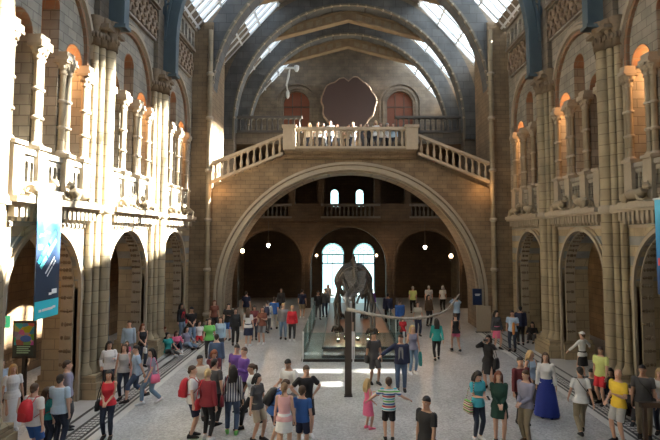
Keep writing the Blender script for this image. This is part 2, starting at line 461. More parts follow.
# roof skins
R = MB(); D = MB()
for (y0, y1) in ((-12.0, 44.6),):
    for s in (-1, 1):
        R.prism([(s*4.6, y0, 20.2), (s*4.6, y1, 20.2), (0, y1, 22.73), (0, y0, 22.73)], (0, 0, .15))
for s in (-1, 1): R.prism([(s*8.6,-12.0,15.9),(s*8.6,2.0,15.9),(s*4.6,2.0,20.3),(s*4.6,-12.0,20.3)], (0,0,.15))
struct('ceiling', R, M['panel_dark'])
for side, s in SIDES:
    m = MB(); m.add([(s*8.35,2.0,16.0),(s*8.35,YE+.5,16.0),(s*4.6,YE+.5,20.2),(s*4.6,2.0,20.2)], [(0,1,2,3)])
    if s > 0: m.add([(s*8.35,YE+.5,16.0),(s*8.35,44,16.0),(s*4.6,44,20.2),(s*4.6,YE+.5,20.2)], [(0,1,2,3)])
    else: m.add([(-6.5,YE+.5,18.1),(-6.5,44,18.1),(-4.6,44,20.2),(-4.6,YE+.5,20.2)], [(0,1,2,3)])
    o = struct('window_%d' % (1 if s < 0 else 2), m, M['glass'])
    k = MB(); k.prism([(s*8.38,2.0,16.02),(s*8.30,2.0,15.95),(s*7.88,2.0,16.45),(s*7.96,2.0,16.52)], (0,YE-1.6,0))
    k = obj('sun_cut_strip', k, M['gable'], o); k['kind'] = 'structure'  # opaque strip added at the skylight foot to cut off the low sun
    b = MB(); dirv = Vector((s*(4.6-8.35), 0, 4.2)).normalized(); nrm = Vector((s*4.2,0,3.75)).normalized(); ya = Vector((0,1,0))
    for q in range(61):
        y = 2.2 + q*.69
        b.obox(Vector((s*6.475, y, 18.1)), dirv, ya, nrm, 2.85, .05 if q % 2 else .09, .07)
    for tt in (.04, .35, .66, .98):
        b.obox(Vector((s*(8.35-3.75*tt), 23.0, 16+4.2*tt)), dirv, ya, nrm, .06, 21, .08)
    k = obj('glazing_bars', b, M['bar'], o); k['kind'] = 'structure'
# ---- vestibule below the bridge
VY = 36.0
w = MB()
arch_wall(w, ME(VY), -8.3, 8.3, 0, 6.1, [(-5.45,2.2,3.1,0),(0,2.6,2.95,0),(5.45,2.2,3.1,0)], 0, .7, n=24)
for uc, r, zs in ((-5.45,2.2,3.1),(0,2.6,2.95),(5.45,2.2,3.1)):
    ring(w, ME(VY), uc, zs, r+.08, r+.22, -.08, .05, .6, n=24)
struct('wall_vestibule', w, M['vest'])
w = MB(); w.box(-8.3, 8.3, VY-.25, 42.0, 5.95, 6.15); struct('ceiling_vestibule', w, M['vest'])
# entrance wall: two glazed doors below, small windows above
def ent():
    w = MB(); T = ME(42.0)
    arch_wall(w, T, -8.3, 8.3, 0, 5.6, [(-1.18,.88,3.45,0),(1.32,.88,3.45,0)], 0, .5, n=18)
    arch_wall(w, T, -8.3, 8.3, 5.6, 11.1, [(-1.05,.3,8.4,7.3),(1.0,.3,8.4,7.3),(-2.6,.12,6.7,6.4),(2.6,.12,6.7,6.4)], 0, .5, n=14)
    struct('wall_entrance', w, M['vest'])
    m = MB(); m.box(-8.3, 8.3, YE+2.6, 42, 10.9, 11.0)
    for k, uc in enumerate((-1.18, 1.32)):
        p = MB()
        arch = [(uc-.88,0.05),(uc+.88,.05),(uc+.88,3.44),(uc-.88,3.44)]
        p.prism([T(u,z,.25) for u, z in arch], (0,.02,0))
        o = struct('door_%d' % (k+1), p, M['door_glass'])
        p = MB(); p.prism([T(uc+.88*math.cos(PI*i/16), 3.46+.87*math.sin(PI*i/16), .25) for i in range(17)], (0,.02,0)); k2 = obj('fanlight', p, M['fan_glass'], o); k2['kind'] = 'structure'
        b = MB()
        for u in (-.84, -.42, 0, .42, .84): b.box(uc+u-.035, uc+u+.035, 42.2, 42.3, (2.75 if abs(u) in (.42,) else 0), 3.45)
        for z in (2.72, 3.42, .12): b.box(uc-.86, uc+.86, 42.19, 42.31, z-.05, z+.05)
        ring(b, T, uc, 3.45, .8, .86, .2, .3, 3.45, n=14)
        for j in range(1, 6):
            an = PI*j/6
            b.tube([T(uc+.3*math.cos(an), 3.45+.3*math.sin(an), .25), T(uc+.85*math.cos(an), 3.45+.85*math.sin(an), .25)], .018, 5)
        ring(b, T, uc, 3.45, .28, .32, .22, .28, 3.45, n=12)
        ring(b, T, uc, 3.45, .55, .58, .22, .28, 3.45, n=12)
        k2 = obj('door_frame', b, M['black'], o); k2['kind'] = 'structure'
    for k, uc in enumerate((-1.05, 1.0)):
        p = MB()
        arch = [(uc-.36,7.2),(uc+.36,7.2)] + [(uc+.36*math.cos(PI*i/12), 8.35+.36*math.sin(PI*i/12)) for i in range(13)]
        p.prism([T(u,z,.25) for u, z in arch], (0,.02,0))
        o = struct('window_%d' % (k+5), p, M['door_glass'])
ent()
# ------------------------------------------------------------------ pillars
SN = {'left': 'left', 'right': 'right'}
BANK = {0: 'nearest', 1: 'second nearest', 2: 'third', 3: 'farthest'}
def pillar_parts():
    t = thing('clustered_pillar', '', 'pillar')
    m = MB(); m.box(-.48,.1,-.78,.78,0,.5); m.box(-.42,.1,-.72,.72,.5,.72); m.box(.1,1.3,-.95,.95,0,.62); m.box(.1,1.25,-.9,.9,.62,.76); obj('plinth', m, M['buff'], t)
    m = MB(); m.box(.02,.12,-.62,.62,.72,11.1); obj('pier_core', m, M['shaft'], t)
    SH = ((0,-.23,.2),(-.33,-.13,.115),(.33,-.13,.115),(-.56,-.02,.11),(.56,-.02,.11))
    for y, x, r in SH:
        m = MB(); m.lathe(x,y,[(r+.09,.72),(r+.09,.8),(r+.02,.92),(r,1.0),(r,11.05)],18); obj('shaft', m, M['shaft'], t)
    m = MB()
    for y, x, r in SH:
        m.lathe(x,y,[(r+.01,5.68),(r+.07,5.74),(r+.07,5.88),(r+.01,5.96)],16)
    obj('ring_moulding', m, M['cream'], t)
    m = MB()
    for y, x, r in SH:
        m.lathe(x,y,[(r+.01,11.35),(r+.05,11.05),(r+.01,11.46),(r+.03,11.6),(r+.14,11.9),(r+.14,12.0)],16)
        for k in range(6):
            an = PI/2 + PI*k/5
            m.ell((x+(r+.07)*math.cos(an),y+(r+.07)*math.sin(an),11.4),(.05,.05,.11),6,4)
    m.box(-.46,.1,-.62,.62,11.65,11.78)
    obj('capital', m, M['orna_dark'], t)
    m = MB(); m.box(-.1,.08,-.5,.5,11.82,16.0); obj('pilaster', m, M['gable'], t)
    return t
P0 = None
for side, s in SIDES:
    for i, y in enumerate(PY):
        if i == 0 or (i == 1 and s > 0): continue      # outside the frame
        k = i-1 if s < 0 else i-2
        lab = 'tall clustered stone pillar in the %s arcade, %s from the viewer' % (side, ('first','second','third')[k])
        if P0 is None:
            P0 = pillar_parts(); P0['label'] = lab; P0.location = (8.4*s, y, 0); P0.rotation_euler = (0,0,PI); P0['group'] = 'clustered pillars of the two arcades'
        else:
            dup(P0, (8.4*s, y, 0), 0 if s > 0 else PI, lab)
# ------------------------------------------------------------------ slim gallery columns
def slim():
    t = thing('slim_column', '', 'column', group='slim gallery columns')
    m = MB(); m.lathe(0,0,[(.095,.12),(.09,.3),(.09,2.5)],10); obj('shaft', m, M['slim'], t)
    m = MB(); m.box(-.16,.16,-.16,.16,0,.06); m.lathe(0,0,[(.15,.06),(.15,.1),(.11,.16)],10); obj('base', m, M['cream'], t)
    m = MB()
    for z in (.85, 1.65): m.lathe(0,0,[(.1,z-.05),(.13,z-.03),(.13,z+.03),(.1,z+.05)],10)
    obj('ring_moulding', m, M['cream'], t)
    m = MB(); m.lathe(0,0,[(.1,2.46),(.13,2.5),(.1,2.54),(.12,2.62),(.2,2.78),(.2,2.8)],10); m.box(-.2,.2,-.2,.2,2.8,2.88)
    for k in range(6): m.ell((.14*math.cos(k*PI/3),.14*math.sin(k*PI/3),2.68),(.04,.04,.08),6,4)
    obj('capital', m, M['orna'], t)
    for ch in t.children:
        ch.scale.z = .955
    return t
S0 = None
for side, s in SIDES:
    for i, (b0, b1) in enumerate(BAYS):
        if i < 2: continue
        c = (b0+b1)/2
        n = 0
        for dy in (-2.02,-1.82,-.76,-.56,.56,.76,1.82,2.02):
            if i == 2 and ((s > 0 and dy < 0) or dy < -2): continue      # outside the frame
            for dx in ((8.52,) if abs(dy) not in (.76,) else (8.48,)):
                loc = (s*dx, c+dy, 7.26)
                bay = ('nearest','middle','farthest')[i-2]
                where = ('first','second','third','fourth','fifth','sixth','seventh','eighth')[n]
                lab = 'slim ringed gallery column, %s from the viewer in the %s bay of the %s gallery' % (where, bay, side)
                n += 1
                if S0 is None:
                    S0 = slim(); S0.location = loc; S0['label'] = lab
                else: dup(S0, loc, None, lab)
for side, s in SIDES:
    for i, (b0, b1) in enumerate(BAYS):
        if i < 2: continue
        c = (b0+b1)/2; m = MB()
        for dy, w in ((-1.92,.24),(-.66,.26),(.66,.26),(1.92,.24)):
            m.box(*sorted((s*8.3, s*8.7)), c+dy-w, c+dy+w, 10.0, 10.13); m.box(*sorted((s*8.36, s*8.7)), c+dy-w+.05, c+dy+w-.05, 10.13, 10.28)
        trim(m, M['cream'])
# ------------------------------------------------------------------ gallery parapets
for side, s in SIDES:
    for i, (b0, b1) in enumerate(BAYS):
        if i < 2: continue
        c = (b0+b1)/2
        T = lambda u, z, d, s=s, c=c: Vector((s*d, u, z))
        bay = ('nearest','middle','farthest')[i-2]
        t = thing('gallery_parapet', 'pierced stone parapet with pedestals in the %s bay of the %s gallery' % (bay, side), 'parapet', (s*8.3, c, 5.93), 0, 'gallery parapets')
        for k, (u0, u1) in enumerate(((-1.5,-.85),(-.45,.45),(.85,1.5))):
            m = MB(); nn = 3 if k != 1 else 4
            ops = [(u0+(u1-u0)*(q+.5)/nn, .065, .88, .4) for q in range(nn)]
            arch_wall(m, T, u0, u1, 0, 1.1, ops, .12, .3, n=8)
            m.box(*sorted((s*.06, s*.36)), u0-.04, u1+.04, 1.1, 1.24)
            m.box(*sorted((s*.13, s*.2)), u0, u1, .4, .9) if False else None
            obj('pierced_panel', m, M['buff_up'], t)
        for u in (-1.68, -.65, .65, 1.68):
            m = MB(); a, b = sorted((s*.0, s*.44)); m.box(a, b, u-.21, u+.21, 0, 1.28)
            a, b = sorted((s*-.05, s*.48)); m.box(a, b, u-.26, u+.26, 1.28, 1.38); m.box(a, b, u-.26, u+.26, 0, .16)
            obj('pedestal', m, M['cream'], t)
# ------------------------------------------------------------------ lattice friezes and top parapets
for side, s in SIDES:
    for i, (b0, b1) in enumerate(BAYS):
        if i < 2: continue
        c = (b0+b1)/2; L = (b1-b0)/2 - .56
        bay = ('nearest','middle','farthest')[i-2]
        t = thing('lattice_frieze', 'dark carved lattice frieze above the arch of the %s bay, %s wall' % (bay, side), 'frieze', (s*8.44, c, 13.3), 0, 'lattice friezes')
        m = MB(); m.box(*sorted((0, s*.06)), -L, L, 0, 1.25); obj('backing', m, M['frieze_back'], t)
        m = MB(); nn = int(L*2/.46); st = L*2/nn
        for row in range(3):
            for q in range(nn + (row % 2)):
                u = -L + (q+.5)*st - (row % 2)*st/2
                pts = [(-s*.06, u+st*.46*math.cos(PI*k/7), .05+row*.38+.37*math.sin(PI*k/7)) for k in range(8)]
                m.tube(pts, .06, 6)
                m.ell((-s*.1, u, .12+row*.38), (.07,.08,.09), 6, 4)
        obj('lattice', m, M['dark_orna'], t)
        m = MB(); m.box(*sorted((-s*.14, s*.06)), -L, L, 1.25, 1.36); m.box(*sorted((-s*.08, s*.06)), -L, L, -.06, .02); obj('moulding', m, M['buff_up'], t)
        t = thing('roof_parapet', 'arcaded stone parapet under the skylight, %s bay of the %s wall' % (bay, side), 'parapet', (s*8.3, c, 14.68), 0, 'roof parapets')
        T = lambda u, z, d, s=s: Vector((s*d, u, z))
        m = MB(); nn = 7
        arch_wall(m, T, -L, L, 0, 1.05, [(-L+2*L*(q+.5)/nn, .19, .70, .12) for q in range(nn)], -.06, .1, n=10)
        obj('arcade', m, M['buff_up'], t)
        m = MB(); m.box(*sorted((-s*.16, s*.16)), -L, L, 1.05, 1.2); m.box(*sorted((-s*.14, s*.14)), -L, L, -.08, .06); obj('handrail', m, M['gable'], t)
# ------------------------------------------------------------------ iron ribs
def rib(y, lab):
    t = thing('iron_roof_rib', lab, 'rib', (0, y, 11.82), 0, 'blue iron roof ribs')
    def prof(a0, a1, n, ri, ro):
        P = []
        for k in range(n+1):
            an = a0+(a1-a0)*k/n
            P.append((an, ri, ro))
        return P
    zc = 1.6
    for s in (-1, 1):
        m = MB()
        m.prism([(s*7.72,-.06,0),(s*8.22,-.06,0),(s*8.22,-.06,zc),(s*7.72,-.06,zc)], (0,.12,0))
        m.prism([(s*7.64,-.19,0),(s*7.74,-.19,0),(s*7.74,-.19,zc),(s*7.64,-.19,zc)], (0,.38,0))
        m.box(*sorted((s*7.58, s*8.25)), -.24,.24, 0,.12)
        obj('foot', m, M['iron'], t)
    m = MB(); n = 40
    for k in range(n):
        a, b = PI*k/n, PI*(k+1)/n
        for r0, r1, h in ((7.64,7.74,.19),(7.74,8.1,.06),(8.1,8.2,.15)):
            q = [(r0*math.cos(a), -h, zc+r0*math.sin(a)*.93),(r1*math.cos(a), -h, zc+r1*math.sin(a)*.93),(r1*math.cos(b), -h, zc+r1*math.sin(b)*.93),(r0*math.cos(b), -h, zc+r0*math.sin(b)*.93)]
            m.prism(q, (0, 2*h, 0))
    obj('arch', m, M['iron'], t)
    for s in (-1, 1):
        m = MB()
        # spandrel with ring ornaments towards the wall
        for (x, z, r) in ((7.95,3.0,.34),(7.35,4.15,.34),(7.75,3.75,.24)):
            m.tube([(s*(x+r*math.cos(2*PI*k/14)), 0, z+r*math.sin(2*PI*k/14)) for k in range(15)], .05, 6)
        m.tube([(s*8.18,0,1.2),(s*8.2,0,4.0)], .06, 6)
        m.tube([(s*8.2,0,4.0),(s*6.2,0,6.3)], .07, 6)
        obj('spandrel', m, M['iron'], t)
    return t
for i, y in enumerate(PY[2:]):
    rib(y, 'blue painted iron roof rib springing from the %s pair of pillars' % ('nearer','farther')[i])
# ------------------------------------------------------------------ balustrades
BALM = None
def baluster_mesh(h):
    m = MB(); m.box(-.075,.075,-.075,.075,0,.06); m.box(-.075,.075,-.075,.075,h-.06,h)
    m.lathe(0,0,[(.05,.06),(.07,.12),(.085,.26),(.07,.4),(.045,h*.6),(.045,h-.14),(.07,h-.1),(.06,h-.06)],10)
    return m
def balustrade(p0, p1, h, n, mt, label, group, pedestals=(), name='stone_balustrade', arches=True, pw=.32, ph=None):
    p0, p1 = Vector(p0), Vector(p1)
    t = thing(name, label, 'balustrade', p0, 0, group)
    d = p1-p0; dx = d.x
    def slab(z0, z1, w):
        m = MB(); m.prism([(0,-w,z0),(d.x,d.y-w,d.z+z0),(d.x,d.y-w,d.z+z1),(0,-w,z1)], (0,2*w,0)); return m
    obj('handrail', slab(h-.16, h, .18), mt, t); obj('bottom_rail', slab(0, .14, .17), mt, t)
    me = baluster_mesh(h-.26).mesh('baluster')
    for k in range(n):
        o = link('baluster', me, mt, t, d*((k+.5)/n) + Vector((0,0,.12)))
    m = MB()
    st = 1.0/n
    for k in range(n):            # little arches between the balusters
        a = d*((k+.5)/n); b = d*((k+1.5)/n)
        if k == n-1: break
        pts = []
        for q in range(7):
            f = q/6
            p = a.lerp(b, f); pts.append((p.x, 0, p.z + h-.30 + .14*math.sin(PI*f)))
        for q in range(6):
            x0, _, z0 = pts[q]; x1, _, z1 = pts[q+1]
            zt0 = a.z+(b.z-a.z)*q/6 + h-.14; zt1 = a.z+(b.z-a.z)*(q+1)/6 + h-.14
            m.prism([(x0,-.07,z0),(x1,-.07,z1),(x1,-.07,zt1),(x0,-.07,zt0)], (0,.14,0))
    obj('arcading', m, mt, t)
    for f in pedestals:
        q = d*f; m = MB(); H = ph or h+.06
        m.box(q.x-pw,q.x+pw,-pw,pw,q.z-.05,q.z+H-.12); m.box(q.x-pw-.06,q.x+pw+.06,-pw-.06,pw+.06,q.z+H-.12,q.z+H+.02)
        m.box(q.x-pw*.6,q.x+pw*.6,-pw-.03,pw,q.z+.3,q.z+H-.3)
        obj('pedestal', m, mt, t)
    return t
M['balus'] = plain('balustrade_terracotta', (.40,.33,.245), .7, scale=5)
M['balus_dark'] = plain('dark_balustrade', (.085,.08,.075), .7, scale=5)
YB = YE-.12
balustrade((-3.25,YB,9.56),(3.25,YB,9.56),1.18,20,M['balus'],'straight stone balustrade across the middle of the bridge landing','bridge balustrades',(0,1))
for s, nm in ((-1,'left'),(1,'right')):
    balustrade((s*3.6,YB,9.25),(s*7.35,YB,9.25-3.75*.4),1.12,11,M['balus'],'sloping stone balustrade of the %s stair flight on the bridge' % nm,'bridge balustrades')
for s, nm in ((-1,'left'),(1,'right')):
    balustrade((s*3.1,34.1,11.75),(s*7.4,34.1,11.75),1.12,12,M['balus_dark'],'dark balustrade of the upper gallery on the %s of the landing' % nm,'upper gallery balustrades')
for a, b, nm in ((-6.6,-3.9,'left'),(-1.9,2.2,'middle'),(4.2,6.8,'right')):
    balustrade((a,VY-.1,6.15),(b,VY-.1,6.15),1.0,int((b-a)/.28),M['balus_dark'],'dim %s balustrade of the gallery inside the great arch' % nm,'inner gallery balustrades')
# stub walls between the inner balustrades
m = MB()
for a, b in ((-8.3,-6.6),(-3.9,-1.9),(2.2,4.2),(6.8,8.3)): m.box(a,b,VY-.25,VY+.1,6.15,7.15)
for u in (-3.9,-1.9,2.0,4.1,-6.7,6.7): m.box(u-.22,u+.22,VY-.2,VY+.25,6.1,10.95)
trim(m, M['vest'])
# ------------------------------------------------------------------ tree slice
def tree_slice():
    c = at(348.5, 104, 42.9)
    t = thing('giant_tree_slice', 'huge round polished slice of a giant tree trunk on the far upper wall', 'tree slice', (c.x, c.y, c.z))
    rnd = random.Random(3); n = 72; R = []
    for k in range(n):
        a = 2*PI*k/n
        r = 2.28*(1+.03*math.sin(5*a+1)+.02*math.sin(11*a)+rnd.uniform(-.012,.012))
        dip = math.exp(-((a-PI/2)/.13)**2)*.38
        R.append(r-dip)
    def loop(f, y): return [(R[k]*f*math.cos(2*PI*k/n), y, R[k]*f*math.sin(2*PI*k/n)) for k in range(n)]
    m, nt, b = node_mat('polished_tree_rings'); nn = nt.nodes.new; LK = nt.links.new
    tc = nn('ShaderNodeTexCoord'); w = nn('ShaderNodeTexWave'); w.wave_type = 'RINGS'; w.rings_direction = 'Y'; w.inputs['Scale'].default_value = 3.2; w.inputs['Distortion'].default_value = 2.5
    LK(tc.outputs['Object'], w.inputs['Vector']); r = nn('ShaderNodeValToRGB'); r.color_ramp.elements[0].color = (.045,.028,.026,1); r.color_ramp.elements[1].color = (.075,.05,.045,1)
    LK(w.outputs['Fac'], r.inputs[0]); LK(r.outputs[0], b.inputs['Base Color']); b.inputs['Roughness'].default_value = .35
    mb = MB(); mb.add(loop(.96,-.25), [list(range(n))]); obj('ring_face', mb, m, t)
    mb = MB(); mb.loft([loop(.96,-.26), loop(1.0,-.28), loop(1.02,0), loop(1.0,.35)], caps=False); mb.add(loop(1.0,.35), [list(range(n-1,-1,-1))]); obj('bark', mb, plain('pale_bark', (.24,.17,.12), .8, scale=12, noise=.4), t)
    mb = MB()
    mb.box(-1.6,-1.3,-.1,.6,-2.75,-1.5); mb.box(1.3,1.6,-.1,.6,-2.75,-1.5); mb.box(-1.9,1.9,-.3,.7,-2.95,-2.2)
    obj('stand', mb, M['wood_dark'], t)
    z0 = c.z-2.95-11.75
    mb = MB(); mb.box(-2.4,2.4,-.9,.8,-2.95-z0,-2.95); obj('plinth', mb, M['gable'], t)
    return t
tree_slice()
# ------------------------------------------------------------------ lamps
M['lamp'] = emit('warm_lamp_glow', (1.0,.72,.42), 9.0)
M['lamp_w'] = emit('white_lamp_glow', (1.0,.88,.7), 14.0)
def lamp(px, py, y, label, kind='pendant', r=.16):
    p = at(px, py, y)
    t = thing('pendant_lamp' if kind == 'pendant' else 'wall_lamp', label, 'lamp', p, 0, 'small lamps under the great arch')
    m = MB()
    if kind == 'pendant':
        m.lathe(0,0,[(.02,-r*1.3),(r*.7,-r*.7),(r,0),(r*.8,r*.5),(r*.35,r*.8)],14); obj('globe', m, M['lamp_w'], t)
        m = MB(); m.lathe(0,0,[(r*.45,r*.7),(r*.4,r*1.1),(.03,r*1.3),(.03,r*1.6)],12); obj('cap', m, M['black'], t)
        m = MB(); m.tube([(0,0,r*1.5),(0,0,max(.4,5.9-p.z))], .012, 5); obj('chain', m, M['black'], t)
    else:
        m = MB(); m.ell((0,0,0),(r,r,r*1.1),12,8); obj('globe', m, M['lamp'], t)
        m = MB(); m.lathe(0,0,[(.02,-r*2.2),(r*.4,-r*1.4),(r*.55,-r*.9)],10); m.tube([(0,0,-r*1.8),(0,.25,-r*2.2),(0,.5,-r*1.5)], .03, 6); obj('bracket', m, M['black'], t)
    ld = bpy.data.lights.new('lamp_light', 'POINT'); ld.energy = 75 if kind == 'pendant' else 38; ld.color = (1,.6,.3); ld.shadow_soft_size = r; ld.specular_factor = .3
    lo = bpy.data.objects.new('lamp_light', ld); COL.objects.link(lo); lo.location = p + Vector((0,-.5,0))
    return t
lamp(268.3, 245, 33.2, 'white pendant lamp hanging under the great arch on the left side', r=.12)
lamp(425, 247, 33.2, 'white pendant lamp hanging under the great arch on the right side', r=.12)
lamp(242.5, 251, 35.6, 'orange glowing wall lamp at the far left under the great arch', 'wall', .14)
lamp(451, 256, 35.6, 'orange glowing wall lamp at the far right under the great arch', 'wall', .14)
lamp(316.5, 255.5, 35.6, 'tiny wall lamp just left of the glazed entrance doors', 'wall', .09)
lamp(376.5, 255.5, 35.6, 'tiny wall lamp just right of the glazed entrance doors', 'wall', .09)
# ------------------------------------------------------------------ hanging floodlights
p = at(291, 68, 41.0)
t = thing('hanging_floodlight', 'pale floodlight fitting hanging on a rod high above the left gallery window', 'light', p)
m = MB(); m.box(-.55,.55,-.12,.12,-.06,.06); m.lathe(.45,0,[(.1,-.3),(.2,-.1),(.2,.16),(.1,.22)],12); obj('crossbar', m, M['bar'], t)
m = MB(); m.tube([(-.1,0,-.06),(-.2,0,-.7),(-.35,0,-1.4),(-.25,0,-1.9)], [.06,.09,.07,.05], 8); m.lathe(-.25,0,[(.05,-2.5),(.16,-2.3),(.14,-1.95),(.05,-1.8)],10); obj('drop_arm', m, M['white_marble'], t)
m = MB(); m.tube([(0,0,.05),(.1,0,4.6)], .02, 5); obj('suspension_rod', m, M['black'], t)
# warm floodlit spots high on the right of the arches
for (px, py, y, nm) in ((478,70,33.0,'upper'),(459,93,38.2,'middle'),(443,112,43.5,'lower')):
    p = at(px, py, y)
    t = thing('arch_spotlight', 'small warm spotlight on the right haunch of the south arches, %s of three' % nm, 'light', p, 0, 'arch spotlights')
    m = MB(); m.lathe(0,0,[(.05,-.12),(.12,-.05),(.14,.1),(.08,.16)],10); obj('housing', m, M['black'], t)
    m = MB(); m.ell((0,-.03,.12),(.1,.1,.06),8,5); obj('lens', m, M['lamp_w'], t)
    m = MB(); m.tube([(0,0,-.1),(.3,0,-.15),(.8,0,-.2)], .03, 5); obj('arm', m, M['black'], t)
    ld = bpy.data.lights.new('spot_glow', 'POINT'); ld.energy = 14; ld.color = (1,.7,.4); ld.shadow_soft_size = .1
    lo = bpy.data.objects.new('spot_glow', ld); COL.objects.link(lo); lo.location = p + Vector((-.1,-.35,.35))

# ------------------------------------------------------------------ carved beasts lying on the right and left ledges
def beast():
    t = thing('carved_beast', '', 'sculpture', group='carved stone beasts on the ledges')
    mb = MB()
    mb.tube([(0,-.45,.2),(0,-.2,.26),(0,.1,.25),(0,.35,.27),(0,.48,.36)], [.12,.17,.16,.15,.10], 10)
    mb.ell((0,.58,.46), (.10,.13,.11), 10, 7); mb.tube([(0,.62,.44),(0,.74,.40)], [.07,.05], 8)
    for s in (-1, 1):
        mb.ell((s*.12,-.36,.17), (.09,.16,.15), 9, 6); mb.tube([(s*.13,-.42,.07),(s*.14,-.18,.05)], [.05,.04], 7)
        mb.tube([(s*.11,.3,.2),(s*.12,.42,.08),(s*.12,.66,.05)], [.075,.05,.045], 7)
        mb.tube([(s*.06,.54,.54),(s*.08,.53,.62)], [.03,.012], 6)
    mb.tube([(0,-.56,.2),(.05,-.72,.1),(.14,-.6,.06)], [.03,.025,.03], 6)
    t2 = bpy.data.meshes
    o = obj('figure', mb, M['slim'], t)
    b = MB(); b.box(-.14,.14,-.72,.72,0,.05); obj('ledge_block', b, M['cream'], t)
    return t
B0 = None
for side, s in SIDES:
    for i, (b0, b1) in enumerate(BAYS):
        if i < 2: continue
        c = (b0+b1)/2; bay = ('nearest','middle','farthest')[i-2]
        for k, dy in enumerate((-1.0, 1.0)):
            if i == 2 and s > 0 and k == 0: continue
            lab = 'carved stone beast on the ledge of the %s bay, %s gallery, %s' % (bay, side, ('nearer to the viewer','farther from the viewer')[k])
            loc = (s*8.12, c+dy, 5.93)
            if B0 is None:
                B0 = beast(); B0['label'] = lab; B0.location = loc
            else: dup(B0, loc, PI if k else 0, lab)
# ------------------------------------------------------------------ diplodocus skeleton, seen from behind
M['bone'] = plain('dark_cast_bone', (.045,.044,.043), .28, scale=14, noise=.6)
M['bone_mid'] = plain('glint_toned_bone', (.11,.108,.102), .35, scale=16, noise=.6)  # paler tone puts the bright specular speckle into the tail-root colour
M['bone_tail'] = plain('pale_tail_bone', (.27,.25,.22), .55, scale=9, noise=.25)
M['plinth_wood'] = plain('reddish_plinth_board', (.22,.105,.06), .4, scale=2.5)
M['plinth_dark'] = plain('dark_plinth_edge', (.025,.022,.02), .35)
M['post'] = plain('dark_brown_post', (.055,.042,.034), .5, scale=3)
def catmull(P, n):
    P = [Vector(p) for p in P]; out = []
    Q = [P[0]*2-P[1]] + P + [P[-1]*2-P[-2]]
    for i in range(1, len(Q)-2):
        a, b, c, d = Q[i-1:i+3]
        for k in range(n):
            t = k/n
            out.append(.5*((2*b)+(c-a)*t+(2*a-5*b+4*c-d)*t*t+(3*b-a-3*c+d)*t**3))
    out.append(P[-1]); return out
